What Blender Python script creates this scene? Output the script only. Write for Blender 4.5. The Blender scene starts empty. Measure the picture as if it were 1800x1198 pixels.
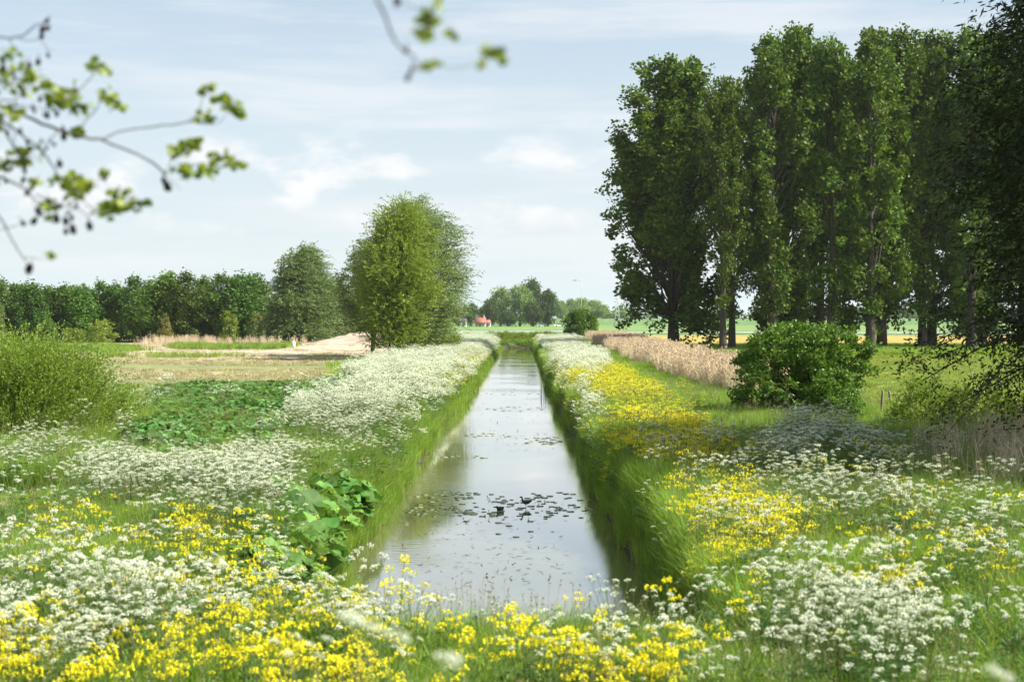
import bpy, math, random
import numpy as np
from mathutils import Vector, Matrix, Euler

# ------------------------------------------------------------------ camera, sky, sun
scene = bpy.context.scene
col = scene.collection
FPX, VX, VY = 2500.0, 917.0, 558.0          # focal length and vanishing point in photo pixels (1800 x 1198)
EYE = 5.0
cam_d = bpy.data.cameras.new("camera")
cam = bpy.data.objects.new("camera", cam_d)
col.objects.link(cam)
cam_d.sensor_width = 36.0
cam_d.lens = 50.0
cam_d.clip_start = 0.3
cam_d.clip_end = 9000.0
yaw = math.atan((VX - 900.0) / FPX)
pitch = math.atan((599.0 - VY) / FPX)
cam.location = (0, 0, EYE)
cam.rotation_euler = (math.radians(90) - pitch, 0, yaw)
cam_d.dof.use_dof = True
cam_d.dof.focus_distance = 75.0
cam_d.dof.aperture_fstop = 2.1
scene.camera = cam

SUN_EL, SUN_AZ = math.radians(46.0), math.radians(106.0)     # azimuth clockwise from +Y
world = bpy.data.worlds.new("World")
scene.world = world
world.use_nodes = True
def build_world():
    nt = world.node_tree
    N, L = nt.nodes, nt.links
    N.clear()
    out = N.new("ShaderNodeOutputWorld"); bg = N.new("ShaderNodeBackground")
    bg.inputs["Strength"].default_value = 0.079
    sky = N.new("ShaderNodeTexSky"); sky.sky_type = 'NISHITA'; sky.sun_disc = False
    sky.sun_elevation = SUN_EL; sky.sun_rotation = SUN_AZ
    sky.air_density = 1.0; sky.dust_density = 1.6; sky.ozone_density = 1.2; sky.altitude = 0
    tc = N.new("ShaderNodeTexCoord")
    def noise(scale, sx, sz, det, rough, off):
        mp = N.new("ShaderNodeMapping"); mp.inputs["Scale"].default_value = (sx, sx, sz)
        mp.inputs["Location"].default_value = off
        n = N.new("ShaderNodeTexNoise"); n.inputs["Scale"].default_value = scale
        n.inputs["Detail"].default_value = det; n.inputs["Roughness"].default_value = rough
        L.new(tc.outputs["Generated"], mp.inputs["Vector"]); L.new(mp.outputs[0], n.inputs["Vector"])
        return n.outputs["Fac"]
    def ramp(src, a, b, lo=0.0, hi=1.0):
        r = N.new("ShaderNodeMapRange"); r.inputs["From Min"].default_value = a; r.inputs["From Max"].default_value = b
        r.inputs["To Min"].default_value = lo; r.inputs["To Max"].default_value = hi
        r.interpolation_type = 'SMOOTHSTEP'; L.new(src, r.inputs["Value"]); return r.outputs["Result"]
    def mul(a, b, op='MULTIPLY'):
        m = N.new("ShaderNodeMath"); m.operation = op; m.use_clamp = True
        for i, s in enumerate((a, b)):
            if isinstance(s, (int, float)): m.inputs[i].default_value = s
            else: L.new(s, m.inputs[i])
        return m.outputs[0]
    sep = N.new("ShaderNodeSeparateXYZ"); L.new(tc.outputs["Generated"], sep.inputs[0])
    z = sep.outputs["Z"]
    veil = ramp(z, -0.02, 0.28, 0.97, 0.40)                                     # thin high haze, denser to the horizon
    streak = mul(ramp(noise(3.2, 1.0, 9.0, 5, 0.6, (1.3, 0, 2.2)), 0.44, 0.70), 0.65)
    puff = mul(ramp(noise(13.0, 1.0, 2.2, 7, 0.55, (0.4, 3.1, 0.35)), 0.49, 0.66),
               mul(ramp(z, 0.045, 0.085), ramp(z, 0.15, 0.10)))
    cl = N.new("ShaderNodeMixRGB"); cl.inputs[2].default_value = (4.85, 5.45, 5.8, 1)
    L.new(sky.outputs[0], cl.inputs[1]); L.new(veil, cl.inputs[0])
    c2 = N.new("ShaderNodeMixRGB"); c2.inputs[2].default_value = (5.6, 5.8, 5.95, 1)
    L.new(cl.outputs[0], c2.inputs[1]); L.new(streak, c2.inputs[0])
    c3 = N.new("ShaderNodeMixRGB"); c3.inputs[2].default_value = (6.4, 6.35, 6.35, 1)
    L.new(c2.outputs[0], c3.inputs[1]); L.new(mul(puff, 0.85), c3.inputs[0])
    L.new(c3.outputs[0], bg.inputs["Color"]); L.new(bg.outputs[0], out.inputs["Surface"])
build_world()

sun_d = bpy.data.lights.new("sun", 'SUN')
sun_d.energy = 5.0; sun_d.angle = math.radians(0.53); sun_d.color = (1.0, 0.955, 0.87)
sun = bpy.data.objects.new("sun", sun_d); col.objects.link(sun)
sdir = Vector((math.sin(SUN_AZ) * math.cos(SUN_EL), math.cos(SUN_AZ) * math.cos(SUN_EL), math.sin(SUN_EL)))
sun.rotation_euler = (-sdir).to_track_quat('-Z', 'Y').to_euler()
sun.location = sdir * 100

scene.view_settings.view_transform = 'Standard'
scene.view_settings.look = 'None'
scene.view_settings.gamma = 1.0
scene.view_settings.exposure = 1.05
scene.render.engine = 'CYCLES'
scene.cycles.max_bounces = 8
scene.cycles.diffuse_bounces = 3
scene.cycles.glossy_bounces = 3
scene.cycles.transmission_bounces = 4
scene.cycles.transparent_max_bounces = 8
scene.cycles.volume_bounces = 1
scene.cycles.use_denoising = True

RNG = np.random.default_rng(7)

# ------------------------------------------------------------------ helpers
def X(px, d): return (px - VX) * d / FPX
def D(py, z): return (EYE - z) * FPX / (py - VY)
def smooth(a, b, t):
    t = np.clip((np.asarray(t, float) - a) / (b - a), 0, 1); return t * t * (3 - 2 * t)

def _hash(ix, iy, seed):
    h = (ix.astype(np.int64) * 374761393 + iy.astype(np.int64) * 668265263 + seed * 974634777) & 0xFFFFFFFF
    h = ((h ^ (h >> 13)) * 1274126177) & 0xFFFFFFFF
    return ((h ^ (h >> 16)) & 0xFFFFFF) / float(0xFFFFFF)
def vnoise(x, y, s=1.0, seed=0):
    x = np.asarray(x, float) / s; y = np.asarray(y, float) / s
    ix, iy = np.floor(x), np.floor(y); fx, fy = x - ix, y - iy
    fx = fx * fx * (3 - 2 * fx); fy = fy * fy * (3 - 2 * fy)
    a = _hash(ix, iy, seed); b = _hash(ix + 1, iy, seed); c = _hash(ix, iy + 1, seed); d = _hash(ix + 1, iy + 1, seed)
    return (a * (1 - fx) + b * fx) * (1 - fy) + (c * (1 - fx) + d * fx) * fy
def fbm(x, y, s=1.0, seed=0, o=4):
    r, a, t = 0, 1.0, 0
    for k in range(o):
        r = r + a * vnoise(x, y, s / (2 ** k), seed + k * 17); t += a; a *= 0.55
    return r / t

def tag(o, label=None, cat=None, group=None, kind=None):
    if label: o["label"] = label
    if cat: o["category"] = cat
    if group: o["group"] = group
    if kind: o["kind"] = kind
    return o

class MB:
    """collects faces (numpy) and links them as one mesh object"""
    def __init__(s): s.v = []; s.q = []; s.t = []; s.qm = []; s.tm = []; s.r = []; s.n = 0
    def add(s, v, q=None, t=None, mat=0, rnd=None):
        v = np.asarray(v, float).reshape(-1, 3)
        if q is not None and len(q):
            q = np.asarray(q, int).reshape(-1, 4) + s.n; s.q.append(q); s.qm.append(np.full(len(q), mat))
        if t is not None and len(t):
            t = np.asarray(t, int).reshape(-1, 3) + s.n; s.t.append(t); s.tm.append(np.full(len(t), mat))
        if rnd is None: rnd = 0.5
        s.r.append(np.broadcast_to(np.asarray(rnd, float), (len(v),)).copy())
        s.v.append(v); s.n += len(v)
    def merge(s, o, M=None):
        if not o.v: return
        v = np.concatenate(o.v)
        if M is not None:
            M = np.array(M); v = v @ M[:3, :3].T + M[:3, 3]
        s.v.append(v); s.r.append(np.concatenate(o.r))
        for a, b in zip(o.q, o.qm): s.q.append(a + s.n); s.qm.append(b)
        for a, b in zip(o.t, o.tm): s.t.append(a + s.n); s.tm.append(b)
        s.n += len(v)
    def mesh(s, name, mats, smooth_=False):
        me = bpy.data.meshes.new(name)
        v = np.concatenate(s.v)
        q = np.concatenate(s.q) if s.q else np.zeros((0, 4), int)
        t = np.concatenate(s.t) if s.t else np.zeros((0, 3), int)
        m = np.concatenate([np.concatenate(s.qm) if s.qm else [], np.concatenate(s.tm) if s.tm else []]).astype(np.int32)
        me.vertices.add(len(v)); me.vertices.foreach_set("co", v.astype(np.float32).ravel())
        loops = np.concatenate([q.ravel(), t.ravel()]).astype(np.int32)
        me.loops.add(len(loops)); me.loops.foreach_set("vertex_index", loops)
        nf = len(q) + len(t)
        start = np.concatenate([np.arange(len(q)) * 4, len(q) * 4 + np.arange(len(t)) * 3]).astype(np.int32)
        tot = np.concatenate([np.full(len(q), 4), np.full(len(t), 3)]).astype(np.int32)
        me.polygons.add(nf); me.polygons.foreach_set("loop_start", start); me.polygons.foreach_set("loop_total", tot)
        me.polygons.foreach_set("material_index", m)
        if smooth_: me.polygons.foreach_set("use_smooth", np.ones(nf, bool))
        at = me.attributes.new("rnd", 'FLOAT', 'POINT'); at.data.foreach_set("value", np.concatenate(s.r).astype(np.float32))
        for k in (mats if isinstance(mats, (list, tuple)) else [mats]): me.materials.append(k)
        me.update(calc_edges=True)
        return me
    def build(s, name, mats, parent=None, smooth_=False, loc=None):
        o = bpy.data.objects.new(name, s.mesh(name, mats, smooth_)); col.objects.link(o)
        if parent is not None: o.parent = parent
        if loc is not None: o.location = loc
        return o
    # --- shapes
    def box(s, c, d, mat=0, rot=None, rnd=None):
        x, y, z = np.array(d) / 2.0
        v = np.array([[-x,-y,-z],[x,-y,-z],[x,y,-z],[-x,y,-z],[-x,-y,z],[x,-y,z],[x,y,z],[-x,y,z]])
        if rot is not None: v = v @ np.array(Euler(rot).to_matrix()).T
        s.add(v + np.array(c), q=[[0,3,2,1],[4,5,6,7],[0,1,5,4],[1,2,6,5],[2,3,7,6],[3,0,4,7]], mat=mat, rnd=rnd)
    def tube(s, path, rad, sides=6, mat=0, rnd=None, cap=True):
        p = np.asarray(path, float); k = len(p)
        rad = np.broadcast_to(np.asarray(rad, float), (k,)) if np.ndim(rad) < 2 else np.asarray(rad, float)
        tg = np.gradient(p, axis=0); tg /= np.linalg.norm(tg, axis=1)[:, None] + 1e-9
        ref = np.array([0.0, 0, 1]) if abs(tg[:, 2]).mean() < 0.8 else np.array([1.0, 0, 0])
        u = np.cross(tg, ref); u /= np.linalg.norm(u, axis=1)[:, None] + 1e-9
        w = np.cross(tg, u)
        a = np.arange(sides) * 2 * math.pi / sides
        ru = rad[:, 0] if rad.ndim == 2 else rad; rw = rad[:, 1] if rad.ndim == 2 else rad
        v = p[:, None, :] + ru[:, None, None] * np.cos(a)[None, :, None] * u[:, None, :] + rw[:, None, None] * np.sin(a)[None, :, None] * w[:, None, :]
        i = np.arange(k - 1)[:, None] * sides; j = np.arange(sides)[None, :]; j2 = (j + 1) % sides
        q = np.stack([i + j, i + j2, i + sides + j2, i + sides + j], -1).reshape(-1, 4)
        v = v.reshape(-1, 3); t = []
        if cap:
            v = np.concatenate([v, p[:1], p[-1:]])
            for a_ in range(sides):
                t.append([a_, k * sides, (a_ + 1) % sides]); t.append([(k - 1) * sides + a_, (k - 1) * sides + (a_ + 1) % sides, k * sides + 1])
        s.add(v, q=q, t=t, mat=mat, rnd=rnd)
    def leaves(s, P, u, w, L, W, mat=0, rnd=None, fold=0.0):
        """diamond leaves: base P, direction u, side vector w"""
        P = np.asarray(P, float); n = len(P); u = u / (np.linalg.norm(u, axis=1)[:, None] + 1e-9)
        w = w - (w * u).sum(1)[:, None] * u; w = w / (np.linalg.norm(w, axis=1)[:, None] + 1e-9)
        L = np.broadcast_to(L, (n,))[:, None]; W = np.broadcast_to(W, (n,))[:, None]
        nrm = np.cross(u, w)
        v = np.stack([P, P + u * L * 0.45 + w * W * 0.5 + nrm * W * fold, P + u * L, P + u * L * 0.45 - w * W * 0.5 + nrm * W * fold], 1).reshape(-1, 3)
        q = np.arange(4 * n).reshape(n, 4)
        if rnd is None: rnd = RNG.random(n)
        s.add(v, q=q, mat=mat, rnd=np.repeat(rnd, 4))

def rdir(n, rng, up=0.0):
    v = rng.normal(size=(n, 3)); v /= np.linalg.norm(v, axis=1)[:, None]; v[:, 2] += up
    return v / np.linalg.norm(v, axis=1)[:, None]

# ------------------------------------------------------------------ materials
def mat_base(name):
    m = bpy.data.materials.new(name); m.use_nodes = True; nt = m.node_tree; nt.nodes.clear()
    out = nt.nodes.new("ShaderNodeOutputMaterial"); return m, nt, nt.nodes, nt.links, out
def leafmat(name, c1, c2, transl=0.35, rough=0.5, spec=0.35, var=0.25, tcol=None, patch=0.0):
    m, nt, N, L, out = mat_base(name)
    at = N.new("ShaderNodeAttribute"); at.attribute_name = "rnd"
    mx = N.new("ShaderNodeMixRGB"); mx.inputs[1].default_value = (*c1, 1); mx.inputs[2].default_value = (*c2, 1)
    L.new(at.outputs["Fac"], mx.inputs[0])
    oi = N.new("ShaderNodeObjectInfo")
    hsv = N.new("ShaderNodeHueSaturation"); L.new(mx.outputs[0], hsv.inputs["Color"])
    mr = N.new("ShaderNodeMapRange"); mr.inputs["To Min"].default_value = 1 - var; mr.inputs["To Max"].default_value = 1 + var
    L.new(oi.outputs["Random"], mr.inputs["Value"]); L.new(mr.outputs[0], hsv.inputs["Value"])
    mh = N.new("ShaderNodeMapRange"); mh.inputs["To Min"].default_value = 0.5 - 0.06 * var; mh.inputs["To Max"].default_value = 0.5 + 0.05 * var
    ml = N.new("ShaderNodeMath"); ml.operation = 'FRACT'; mm = N.new("ShaderNodeMath"); mm.operation = 'MULTIPLY'; mm.inputs[1].default_value = 7.31
    L.new(oi.outputs["Random"], mm.inputs[0]); L.new(mm.outputs[0], ml.inputs[0]); L.new(ml.outputs[0], mh.inputs["Value"]); L.new(mh.outputs[0], hsv.inputs["Hue"])
    b = N.new("ShaderNodeBsdfPrincipled"); b.inputs["Roughness"].default_value = rough
    b.inputs["Specular IOR Level"].default_value = spec
    L.new(hsv.outputs[0], b.inputs["Base Color"])
    if transl > 0:
        t = N.new("ShaderNodeBsdfTranslucent"); mt = N.new("ShaderNodeMixRGB"); mt.blend_type = 'MULTIPLY'; mt.inputs[0].default_value = 1
        mt.inputs[2].default_value = (*(tcol or (1.25, 1.2, 0.6)), 1)
        L.new(hsv.outputs[0], mt.inputs[1]); L.new(mt.outputs[0], t.inputs["Color"])
        ms = N.new("ShaderNodeMixShader"); ms.inputs[0].default_value = transl
        L.new(b.outputs[0], ms.inputs[1]); L.new(t.outputs[0], ms.inputs[2]); L.new(ms.outputs[0], out.inputs["Surface"])
    else: L.new(b.outputs[0], out.inputs["Surface"])
    return m
def plain(name, c, rough=0.7, metal=0.0, noise=0.0, scale=8.0, c2=None, spec=0.4, bump=0.0):
    m, nt, N, L, out = mat_base(name)
    b = N.new("ShaderNodeBsdfPrincipled"); b.inputs["Roughness"].default_value = rough; b.inputs["Metallic"].default_value = metal
    b.inputs["Specular IOR Level"].default_value = spec
    tc = N.new("ShaderNodeTexCoord"); n = N.new("ShaderNodeTexNoise"); n.inputs["Scale"].default_value = scale; n.inputs["Detail"].default_value = 6
    L.new(tc.outputs["Object"], n.inputs["Vector"])
    mx = N.new("ShaderNodeMixRGB"); mx.inputs[1].default_value = (*c, 1); mx.inputs[2].default_value = (*(c2 or [k * 0.6 for k in c]), 1)
    mr = N.new("ShaderNodeMapRange"); mr.inputs["From Min"].default_value = 0.35; mr.inputs["From Max"].default_value = 0.65; mr.inputs["To Max"].default_value = max(noise, 0.15)
    L.new(n.outputs["Fac"], mr.inputs["Value"]); L.new(mr.outputs[0], mx.inputs[0]); L.new(mx.outputs[0], b.inputs["Base Color"])
    if bump:
        bp = N.new("ShaderNodeBump"); bp.inputs["Strength"].default_value = bump; bp.inputs["Distance"].default_value = 0.05
        L.new(n.outputs["Fac"], bp.inputs["Height"]); L.new(bp.outputs[0], b.inputs["Normal"])
    L.new(b.outputs[0], out.inputs["Surface"]); return m

M_GRASS = leafmat("grass_blade", (0.145, 0.27, 0.03), (0.30, 0.43, 0.075), 0.5, 0.45, 0.35, 0.3)
M_MEADOW = leafmat("meadow_blade", (0.16, 0.23, 0.04), (0.28, 0.34, 0.09), 0.4, 0.5, 0.2, 0.3)
M_STRAW = leafmat("grass_seed_stalk", (0.22, 0.20, 0.09), (0.30, 0.30, 0.14), 0.3, 0.6, 0.2, 0.2, (1, 1, .8))
M_HERB = leafmat("herb_leaf", (0.045, 0.12, 0.025), (0.09, 0.19, 0.04), 0.35, 0.4, 0.4, 0.3)
M_FERN = leafmat("parsley_leaf", (0.06, 0.14, 0.03), (0.12, 0.21, 0.06), 0.35, 0.5, 0.3, 0.25)
M_STEM = leafmat("flower_stem", (0.10, 0.17, 0.04), (0.16, 0.22, 0.07), 0.15, 0.5, 0.3, 0.2)
M_WHITE = leafmat("white_umbel", (0.66, 0.70, 0.46), (0.88, 0.90, 0.80), 0.35, 0.7, 0.2, 0.1, (1, 1, .9))
M_YELLOW = leafmat("yellow_petal", (0.76, 0.68, 0.02), (0.90, 0.84, 0.04), 0.35, 0.6, 0.2, 0.1, (1, 1, .6))
M_BUTTER = leafmat("butterbur_leaf", (0.065, 0.17, 0.03), (0.16, 0.30, 0.06), 0.32, 0.6, 0.3, 0.35)
M_BUTTDARK = leafmat("butterbur_leaf_dark", (0.055, 0.15, 0.03), (0.12, 0.26, 0.055), 0.3, 0.5, 0.3, 0.35)
M_REED = leafmat("dry_reed", (0.64, 0.52, 0.34), (0.82, 0.71, 0.50), 0.3, 0.7, 0.2, 0.18, (1, .95, .85))
M_PLUME = leafmat("reed_plume", (0.54, 0.42, 0.29), (0.74, 0.61, 0.44), 0.3, 0.8, 0.1, 0.2, (1, .95, .85))
M_DRYGRASS = leafmat("dry_grass", (0.32, 0.30, 0.14), (0.46, 0.41, 0.23), 0.3, 0.7, 0.2, 0.2, (1, 1, .8))
M_POPLAR = leafmat("poplar_leaf", (0.024, 0.062, 0.008), (0.135, 0.21, 0.024), 0.3, 0.55, 0.22, 0.15)
M_DARKTREE = leafmat("dense_tree_leaf", (0.040, 0.10, 0.016), (0.12, 0.21, 0.03), 0.28, 0.55, 0.2, 0.3)
M_WILLOW = leafmat("grey_willow_leaf", (0.11, 0.17, 0.06), (0.20, 0.27, 0.11), 0.35, 0.55, 0.2, 0.1)
M_YWILLOW = leafmat("yellow_willow_leaf", (0.15, 0.225, 0.03), (0.25, 0.33, 0.055), 0.4, 0.5, 0.35, 0.1)
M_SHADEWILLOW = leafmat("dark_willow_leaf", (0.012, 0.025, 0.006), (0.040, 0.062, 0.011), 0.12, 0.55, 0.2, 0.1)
M_ELDER = leafmat("elder_leaf", (0.035, 0.09, 0.012), (0.13, 0.24, 0.025), 0.3, 0.5, 0.25, 0.1)
M_SHRUB = leafmat("shrub_leaf", (0.13, 0.20, 0.025), (0.24, 0.32, 0.05), 0.42, 0.5, 0.35, 0.15)
M_FARTREE = leafmat("far_tree_leaf", (0.04, 0.085, 0.022), (0.085, 0.135, 0.04), 0.25, 0.6, 0.2, 0.25)
M_PALETREE = leafmat("far_pale_tree_leaf", (0.14, 0.22, 0.06), (0.24, 0.33, 0.11), 0.3, 0.6, 0.2, 0.12)
M_CONIFER = leafmat("yellowish_conifer", (0.12, 0.13, 0.03), (0.24, 0.22, 0.06), 0.2, 0.6, 0.2, 0.1)
M_ALDER = leafmat("alder_leaf", (0.13, 0.20, 0.02), (0.30, 0.37, 0.05), 0.5, 0.4, 0.4, 0.1)
M_BARK = plain("bark", (0.075, 0.06, 0.045), 0.9, noise=0.8, scale=6, c2=(0.03, 0.025, 0.02), bump=0.6)
M_TWIG = plain("twig_bark", (0.10, 0.085, 0.075), 0.8, noise=0.6, scale=40, c2=(0.05, 0.04, 0.035))
M_CONE = plain("alder_cone", (0.035, 0.022, 0.02), 0.8, noise=0.8, scale=60, c2=(0.01, 0.008, 0.008), bump=0.8)
M_PAD = leafmat("lily_pad", (0.30, 0.38, 0.17), (0.45, 0.52, 0.28), 0.0, 0.25, 0.7, 0.45)

def ground_mat():
    m, nt, N, L, out = mat_base("ground_soil_and_turf")
    at = N.new("ShaderNodeAttribute"); at.attribute_name = "gcol"
    tc = N.new("ShaderNodeTexCoord")
    n1 = N.new("ShaderNodeTexNoise"); n1.inputs["Scale"].default_value = 0.35; n1.inputs["Detail"].default_value = 8; n1.inputs["Roughness"].default_value = 0.65
    n2 = N.new("ShaderNodeTexNoise"); n2.inputs["Scale"].default_value = 5.0; n2.inputs["Detail"].default_value = 6
    L.new(tc.outputs["Object"], n1.inputs["Vector"]); L.new(tc.outputs["Object"], n2.inputs["Vector"])
    hs = N.new("ShaderNodeHueSaturation"); L.new(at.outputs["Color"], hs.inputs["Color"])
    m1 = N.new("ShaderNodeMapRange"); m1.inputs["From Min"].default_value = 0.3; m1.inputs["From Max"].default_value = 0.7; m1.inputs["To Min"].default_value = 0.72; m1.inputs["To Max"].default_value = 1.28
    m2 = N.new("ShaderNodeMapRange"); m2.inputs["From Min"].default_value = 0.3; m2.inputs["From Max"].default_value = 0.7; m2.inputs["To Min"].default_value = 0.78; m2.inputs["To Max"].default_value = 1.22
    L.new(n1.outputs["Fac"], m1.inputs["Value"]); L.new(n2.outputs["Fac"], m2.inputs["Value"])
    mu = N.new("ShaderNodeMath"); mu.operation = 'MULTIPLY'; L.new(m1.outputs[0], mu.inputs[0]); L.new(m2.outputs[0], mu.inputs[1])
    L.new(mu.outputs[0], hs.inputs["Value"])
    b = N.new("ShaderNodeBsdfPrincipled"); b.inputs["Roughness"].default_value = 0.9; b.inputs["Specular IOR Level"].default_value = 0.15
    L.new(hs.outputs[0], b.inputs["Base Color"])
    bp = N.new("ShaderNodeBump"); bp.inputs["Strength"].default_value = 0.6; bp.inputs["Distance"].default_value = 0.12
    L.new(n2.outputs["Fac"], bp.inputs["Height"]); L.new(bp.outputs[0], b.inputs["Normal"])
    L.new(b.outputs[0], out.inputs["Surface"]); return m
def water_mat():
    m, nt, N, L, out = mat_base("canal_water")
    tc = N.new("ShaderNodeTexCoord")
    mp = N.new("ShaderNodeMapping"); mp.inputs["Scale"].default_value = (1.0, 2.2, 1.0); L.new(tc.outputs["Object"], mp.inputs["Vector"])
    n = N.new("ShaderNodeTexNoise"); n.inputs["Scale"].default_value = 2.6; n.inputs["Detail"].default_value = 5; n.inputs["Roughness"].default_value = 0.55
    L.new(mp.outputs[0], n.inputs["Vector"])
    n3 = N.new("ShaderNodeTexNoise"); n3.inputs["Scale"].default_value = 0.16; n3.inputs["Detail"].default_value = 3; L.new(tc.outputs["Object"], n3.inputs["Vector"])
    mr = N.new("ShaderNodeMapRange"); mr.inputs["From Min"].default_value = 0.42; mr.inputs["From Max"].default_value = 0.62; mr.inputs["To Min"].default_value = 0.02; mr.inputs["To Max"].default_value = 0.16
    L.new(n3.outputs["Fac"], mr.inputs["Value"])
    bp = N.new("ShaderNodeBump"); bp.inputs["Distance"].default_value = 0.03; L.new(mr.outputs[0], bp.inputs["Strength"]); L.new(n.outputs["Fac"], bp.inputs["Height"])
    b = N.new("ShaderNodeBsdfPrincipled"); b.inputs["Base Color"].default_value = (0.15, 0.14, 0.075, 1)
    b.inputs["Roughness"].default_value = 0.035; b.inputs["IOR"].default_value = 1.6; b.inputs["Specular IOR Level"].default_value = 1.0
    b.inputs["Coat Weight"].default_value = 1.0; b.inputs["Coat IOR"].default_value = 1.5; b.inputs["Coat Roughness"].default_value = 0.02; L.new(bp.outputs[0], b.inputs["Coat Normal"])
    L.new(bp.outputs[0], b.inputs["Normal"]); L.new(b.outputs[0], out.inputs["Surface"]); return m
M_GROUND = ground_mat(); M_WATER = water_mat()

# ------------------------------------------------------------------ terrain
def eL(y): return -3.22 + 0.42 * smooth(31, 25, y) + 0.38 * (vnoise(y, 0, 7, 3) - .5) + 0.34 * (vnoise(y, 0, 1.9, 4) - .5) + 0.22 * smooth(120, 230, y)
def eR(y): return 2.14 + 0.2 * smooth(50, 30, y) + 0.34 * (vnoise(y, 9, 8, 5) - .5) + 0.30 * (vnoise(y, 9, 2.1, 6) - .5) - 0.2 * smooth(120, 230, y)
CY0, CY1 = 17.8, 233.0
def height(x, y):
    x = np.asarray(x, float); y = np.asarray(y, float)
    base = 1.15 + 0.14 * (fbm(x, y, 6, 11) - .5) + 0.25 * (fbm(x, y, 40, 12) - .5) * smooth(60, 120, y)
    base = base - 0.2 * smooth(12, 20, x) * (y < 400)
    l = eL(y); r = eR(y)
    bl = smooth(-0.85, 1.9, l - x); br = smooth(-0.35, 0.5, x - r)
    prof = np.maximum(bl, br)
    prof = np.maximum(prof, smooth(CY0, CY0 - 1.4, y)); prof = np.maximum(prof, smooth(CY1, CY1 + 1.2, y))
    # side ditches
    dd = np.abs(y - 163 - 0.25 * np.maximum(-x - 3, 0) ** 1.2) ; dl = smooth(2.2, 4.0, dd)
    dl = np.where((x < -2) & (x > -12), dl, 1.0)
    dd2 = np.abs(y - 168 - 0.1 * (x - 2)); dr = np.where((x > 1) & (x < 17), smooth(2.2, 3.6, dd2), 1.0)
    prof = np.minimum(prof, np.minimum(dl, dr) + 0.0)
    h = -0.7 + (base + 0.7) * prof
    h = h + 0.55 * smooth(-9, -6, x) * smooth(-3.4, -5.0, x) * 0.0
    # slope of the dike the photographer stands on
    h = h + np.where(y < 13, (3.42 - 1.15) * smooth(12.5, 2.0, y) , 0)
    # far dike
    h = h + 3.3 * smooth(690, 725, y) - 0.6 * smooth(735, 800, y)
    # sand heap beyond the dry field
    h = h + 3.7 * np.exp(-(((x + 17.0) / 4.2) ** 2 + ((y - 198) / 9.0) ** 2) * 1.2) * (0.7 + 0.6 * fbm(x, y, 4, 31))
    h = h + 1.5 * np.exp(-(((x + 22.5) / 5.5) ** 2 + ((y - 200) / 9.0) ** 2)) * (0.5 + fbm(x, y, 4, 32))
    return h
def gz(x, y): return float(height(np.array([x]), np.array([y]))[0])

def ell(px, py, lst):
    """largest soft value over a list of ellipses (cx, cy, rx, ry, value)"""
    r = np.zeros(len(px))
    for cx, cy, rx, ry, v in lst:
        q = ((px - cx) / rx) ** 2 + ((py - cy) / ry) ** 2
        r = np.maximum(r, v * smooth(1.25, 0.75, q))
    return r
def where_seen(x, y, z):
    return VX + FPX * x / y, VY + FPX * (EYE - z) / y

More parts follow.
